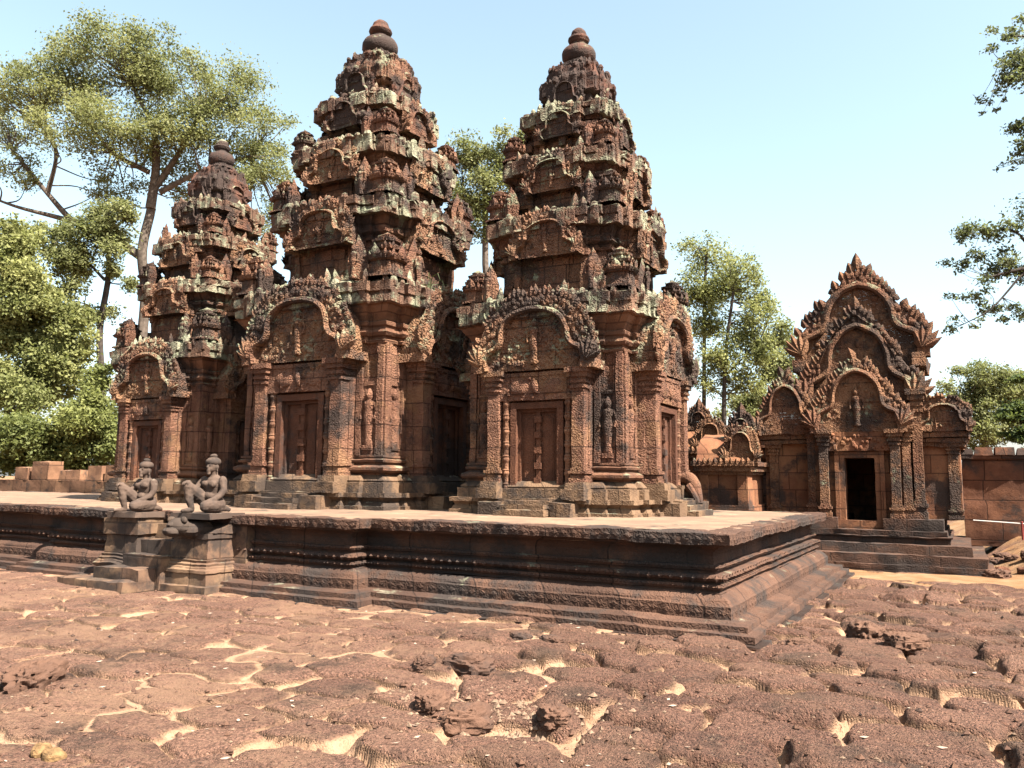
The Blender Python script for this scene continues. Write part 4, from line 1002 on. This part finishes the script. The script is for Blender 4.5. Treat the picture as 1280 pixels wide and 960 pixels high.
def scatter(name, n, mat, kind, szr):
    rg = np.random.default_rng(len(name)); fw = 3.2+9*rg.random(n)**1.4; lt = (rg.random(n)*2-1)*(.7*fw)
    c, s = math.cos(YAW), math.sin(YAW); X = lt*c-fw*s; Y = lt*s+fw*c
    ok = ~((X < -1.8) & (Y > 8.3)); X, Y = X[ok], Y[ok]; H = ground_fields(X, Y)[0]; mb = MB()
    for x, y, z in zip(X, Y, H):
        r = rg.uniform(*szr); a = rg.uniform(0, 6.28); ca, sa = math.cos(a), math.sin(a)
        if kind == 'leaf':
            v = np.array([(-1, 0, .1), (0, -.45, .0), (1, 0, .2), (0, .45, .15)])*r
        else:
            v = np.array([(1, 0, 0), (0, .8, 0), (-1, 0, 0), (0, -.8, 0), (.1, .1, .7), (0, 0, -.5)])*r*rg.uniform(.7, 1.2, (6, 1))
        v = np.c_[v[:, 0]*ca-v[:, 1]*sa, v[:, 0]*sa+v[:, 1]*ca, v[:, 2]]+[x, y, z+r*.2]
        mb.poly(v, [(0, 1, 2, 3)] if kind == 'leaf' else [(0, 1, 4), (1, 2, 4), (2, 3, 4), (3, 0, 4), (1, 0, 5), (2, 1, 5), (3, 2, 5), (0, 3, 5)])
    tag(build(name, mb, mat, None, smooth=False), kind='stuff')
scatter('fallen_leaves', 260, M_dry, 'leaf', (.012, .035))
scatter('pebbles', 900, M_peb, 'peb', (.005, .018))
scatter('laterite_crumbs', 1200, M_rock, 'peb', (.010, .035))
mb = MB(); rg9 = np.random.default_rng(3)      # pale broken rubble in the rotten hollow of the paving
xs = -2.85+rg9.normal(size=260)*.42; ys = 5.05+rg9.normal(size=260)*.26; zs = ground_fields(xs, ys)[0]
for x, y, z in zip(xs, ys, zs):
    r9 = rg9.uniform(.010, .034); v = np.array([(1, 0, 0), (0, .8, 0), (-1, 0, 0), (0, -.8, 0), (.1, .1, .7), (0, 0, -.5)])*r9*rg9.uniform(.6, 1.3, (6, 1)); a9 = rg9.uniform(0, 6.28)
    v = np.c_[v[:, 0]*math.cos(a9)-v[:, 1]*math.sin(a9), v[:, 0]*math.sin(a9)+v[:, 1]*math.cos(a9), v[:, 2]]+[x, y, z+r9*.15]
    mb.poly(v, [(0, 1, 4), (1, 2, 4), (2, 3, 4), (3, 0, 4), (1, 0, 5), (2, 1, 5), (3, 2, 5), (0, 3, 5)])
tag(build('rubble', mb, M_peb, None, smooth=False), kind='stuff')

# ------------------------------------------------------------------ trees
def unp(px, py, d):
    """a point d metres ahead of the camera, seen at source pixel px, py"""
    v = F_+R_*((px-640)/1015.)+U_*((480-py)/1015.)
    return v*d+np.array([0, 0, CAM_H])
def tree(name, label, d, blobs, limbs, mat, bark, nleaf, lsize, seed, cat='tree', group=None, depth=1.0, trunk_r=.3, flat=.45, sub=16, twigs=True, ground=True, fill=.35):
    rg = np.random.default_rng(seed)
    px = d/1015.
    tl = []
    for lb in limbs:
        pts = np.array([unp(x, y, d*(1+(dd[0] if dd else 0))) for x, y, *dd in lb[0]])
        tl.append((pts, lb[1]))
    base = tl[0][0][0].copy(); base[2] = 0
    t = thing(name, label, cat, tuple(base), group)
    mb = MB(); nodes = []
    for i, (pts, (r0, r1)) in enumerate(tl):
        if i == 0 and ground: pts = np.vstack([base+[0, 0, -.2], pts])
        c = catmull(pts, 6); k = len(c); c = c+np.stack([vnoise(c*.35+seed, 3+j) for j in range(3)], 1)*r0*1.2*np.linspace(0, 1, k)[:, None]
        mb.tube(c, np.linspace(r0, r1, k), 9); nodes.append(c)
    nodes = np.vstack(nodes)
    C = []; W = []
    for (x, y, rx, ry, *rest) in blobs:
        dd = rest[0] if rest else 0.
        cen = unp(x, y, d*(1+dd)); rad = np.array([rx*px*.92, ry*px*.92]); n = max(5, int(sub*(rx*ry/2200.)**.8))
        p = rg.normal(size=(n, 3)); p /= np.linalg.norm(p, axis=1)[:, None]; p *= (rg.random(n)**fill)[:, None]*rg.uniform(.9, 1.12, (n, 1))
        q = cen+p[:, :1]*R_*rad[0]+p[:, 1:2]*np.array([0, 0, 1.])*rad[1]+p[:, 2:]*np.array([F_[0], F_[1], 0])*rad[0]*depth
        C.append(q); W.append(np.full(n, (rx*px+ry*px)/2*.46)*rg.uniform(.6, 1.35, n))
    C = np.vstack(C); W = np.concatenate(W)
    if twigs:
        for c0, w in zip(C, W):
            k = np.argmin(np.linalg.norm(nodes-(c0-[0, 0, w*.5]), axis=1)); a = nodes[k]
            mid = (a+c0)/2+rg.normal(size=3)*w*.25-np.array([0, 0, w*.15])
            rr = max(.012*d/40., trunk_r*.10); mb.tube(catmull([a, mid, c0], 4), np.linspace(rr, rr*.3, 9), 4)
    tr = build('trunk', mb, bark, t)
    pr = W**2; pr /= pr.sum(); pick = rg.choice(len(C), nleaf, p=pr)
    g = rg.normal(size=(nleaf, 3)); g /= np.linalg.norm(g, axis=1)[:, None]; g *= (rg.random(nleaf)**.45)[:, None]
    g[:, 2] *= flat; ctr = C[pick]+g*W[pick][:, None]*np.clip(rg.normal(1, .25, nleaf), .4, 1.7)[:, None]
    nrm = rg.normal(size=(nleaf, 3))*.8+np.array([.2, -.1, .75]); nrm /= np.linalg.norm(nrm, axis=1)[:, None]
    a = np.cross(nrm, rg.normal(size=(nleaf, 3))); a /= np.linalg.norm(a, axis=1)[:, None]; b = np.cross(nrm, a)
    s = lsize*rg.uniform(.35, 1.4, nleaf)[:, None]
    V = np.stack([ctr-a*s, ctr-b*s*.55, ctr+a*s, ctr+b*s*.55], 1).reshape(-1, 3)-base
    F4 = np.arange(nleaf*4).reshape(-1, 4)
    me = mesh_from('crown', V, F4, (), False); me.materials.append(mat)
    cl = rg.random(len(C)); tint = np.clip(cl[pick]*.55+rg.random(nleaf)*.45, 0, 1)
    at = me.attributes.new('tint', 'FLOAT', 'FACE'); at.data.foreach_set('value', tint.astype(np.float32))
    o = bpy.data.objects.new('crown', me); COL.objects.link(o); o.parent = t
    return t

tree('spreading_tree', 'tall wide-crowned tree with bare pale limbs behind the far tower', 46,
     [(150, 80, 80, 45), (60, 120, 70, 45), (245, 105, 70, 45), (10, 150, 50, 40, .05), (110, 170, 70, 40, -.05), (215, 165, 70, 40), (295, 150, 50, 45), (320, 215, 45, 40), (345, 175, 40, 30, .05), (250, 230, 50, 35, .05), (15, 215, 50, 25), (200, 60, 45, 25), (100, 75, 50, 30), (330, 270, 40, 40, .08), (150, 235, 45, 30, .05)],
     [([(172, 560), (176, 430), (180, 320), (188, 260)], (.32, .25)), ([(188, 260), (196, 200), (190, 150), (165, 100)], (.28, .09)), ([(190, 240), (225, 190), (250, 140)], (.2, .07)), ([(200, 240), (250, 215), (310, 195, .04)], (.18, .06)),
      ([(178, 322), (140, 296), (95, 278), (60, 240), (15, 190)], (.26, .09)), ([(95, 278), (40, 262), (-10, 248)], (.16, .06)), ([(60, 240), (70, 190), (50, 140)], (.14, .05)), ([(186, 215), (140, 190), (110, 150)], (.16, .06))],
     M_lf_olive, M_bark, 112000, .078, 11, flat=.6, sub=20, trunk_r=.5)
tree('slender_tree', 'straight dark-trunked tree in the gap left of the far tower', 40,
     [(120, 300, 50, 35), (85, 340, 40, 30), (140, 270, 40, 25), (60, 300, 35, 25), (105, 385, 35, 25), (150, 345, 22, 25)],
     [([(124, 560), (127, 440), (132, 340), (136, 270)], (.22, .10)), ([(131, 350), (100, 320), (70, 305)], (.08, .03)), ([(129, 400), (105, 380)], (.07, .03))],
     M_lf_olive, M_barkd, 26000, .085, 12, sub=14, flat=.8)
tree('leafy_tree', 'bright green leafy tree filling the left edge', 37,
     [(15, 320, 40, 45), (40, 380, 55, 45), (10, 420, 45, 50), (75, 440, 45, 40), (40, 480, 60, 45), (95, 410, 28, 30)],
     [([(30, 600), (32, 500), (28, 400)], (.2, .1)), ([(31, 480), (70, 430)], (.08, .03))], M_lf_pale, M_bark, 80000, .092, 13, flat=.8, sub=19, fill=.5, twigs=False)
tree('dark_bush_tree', 'dark glossy bush beneath the bright tree behind the low wall', 34,
     [(10, 350, 22, 35, .06), (115, 520, 40, 45), (60, 550, 60, 35), (10, 560, 40, 40), (140, 560, 35, 40), (100, 590, 60, 25), (130, 475, 25, 22)],
     [([(90, 600), (95, 560), (105, 510)], (.1, .05))], M_lf_green, M_barkd, 60000, .085, 14, flat=.8, sub=19, fill=.5, twigs=False, cat='bush')
tree('broad_tree', 'olive tree seen between the two tall towers', 48,
     [(600, 195, 38, 32), (640, 175, 30, 20), (575, 225, 30, 30), (620, 240, 36, 34), (650, 215, 24, 24), (590, 270, 34, 30), (560, 200, 22, 20)],
     [([(610, 500), (608, 330), (604, 240)], (.3, .15)), ([(606, 270), (630, 220)], (.1, .04)), ([(606, 280), (580, 240)], (.1, .04))], M_lf_olive, M_bark, 24000, .088, 15, sub=18, flat=.8)
tree('tall_pale_tree', 'tall thin pale-green tree close beside the near tower', 42,
     [(872, 315, 32, 26), (905, 330, 38, 28), (890, 370, 42, 32), (860, 350, 25, 30), (925, 355, 30, 22), (870, 410, 34, 30), (905, 410, 30, 22)],
     [([(878, 620), (879, 480), (880, 360), (882, 310)], (.15, .06)), ([(880, 400), (905, 350)], (.06, .02))], M_lf_pale, M_barkd, 17000, .072, 16, sub=26, flat=.9, fill=.5)
tree('tall_pale_tree', 'pale-green tree with a visible straight trunk standing left of the gate', 40,
     [(930, 340, 30, 22), (950, 370, 28, 22), (935, 400, 42, 24), (905, 445, 40, 24), (950, 435, 34, 24), (925, 475, 38, 22), (890, 480, 26, 20)],
     [([(905, 620), (905, 520), (908, 430), (922, 350)], (.17, .06)), ([(906, 470), (945, 430)], (.06, .02)), ([(906, 500), (890, 480)], (.05, .02))], M_lf_pale, M_barkd, 17000, .072, 17, sub=26, flat=.9, fill=.5)
tree('yellowing_tree', 'lower yellow-tinged tree between the pale trees and the gate', 46,
     [(965, 450, 34, 30), (985, 420, 25, 22), (955, 500, 36, 26), (990, 480, 30, 30), (920, 520, 36, 20)],
     [([(965, 600), (966, 520), (968, 450)], (.18, .08))], M_lf_olive, M_bark, 20000, .088, 18, sub=20, flat=.8)
tree('round_tree', 'round olive tree rising behind the enclosure wall', 44,
     [(1225, 478, 42, 26), (1200, 505, 36, 30), (1255, 500, 36, 34), (1235, 535, 46, 30), (1190, 545, 26, 26), (1285, 490, 30, 30), (1210, 468, 24, 14)],
     [([(1230, 620), (1231, 560), (1230, 500)], (.25, .12)), ([(1230, 540), (1205, 500)], (.1, .04)), ([(1230, 540), (1258, 500)], (.1, .04))], M_lf_olive, M_bark, 30000, .082, 19, sub=22, flat=.8)
tree('dark_tree', 'dark green tree behind the right end of the enclosure wall', 36,
     [(1275, 535, 26, 32), (1300, 500, 36, 40), (1290, 560, 40, 24)], [([(1285, 620), (1286, 560), (1290, 500)], (.15, .08))], M_lf_dark, M_barkd, 22000, .08, 20, sub=16)
tree('overhanging_tree', 'tree reaching leafy sprays into the sky from the right edge', 24,
     [(1262, 45, 34, 22), (1250, 95, 28, 24), (1240, 130, 20, 14), (1275, 85, 26, 30), (1272, 190, 26, 14), (1260, 205, 18, 10), (1285, 160, 20, 30), (1225, 285, 34, 18), (1265, 290, 34, 26), (1200, 325, 26, 18), (1240, 335, 38, 22), (1270, 345, 30, 26), (1215, 370, 28, 20), (1250, 385, 34, 18), (1208, 405, 24, 10), (1275, 400, 24, 16), (1330, 80, 50, 60), (1350, 250, 60, 60)],
     [([(1560, 700), (1545, 450), (1500, 250), (1450, 90)], (.34, .16)), ([(1535, 400), (1420, 350), (1300, 335), (1235, 345)], (.14, .03)), ([(1300, 335), (1270, 290), (1225, 290)], (.05, .02)), ([(1500, 250), (1380, 160), (1300, 95), (1250, 75)], (.12, .03)), ([(1340, 130), (1290, 190)], (.05, .02)), ([(1280, 340), (1240, 385), (1205, 405)], (.035, .012)), ([(1300, 95), (1290, 50), (1262, 45)], (.05, .02))],
     M_lf_grey, M_barkd, 36000, .055, 21, sub=17, flat=.6, trunk_r=.12)
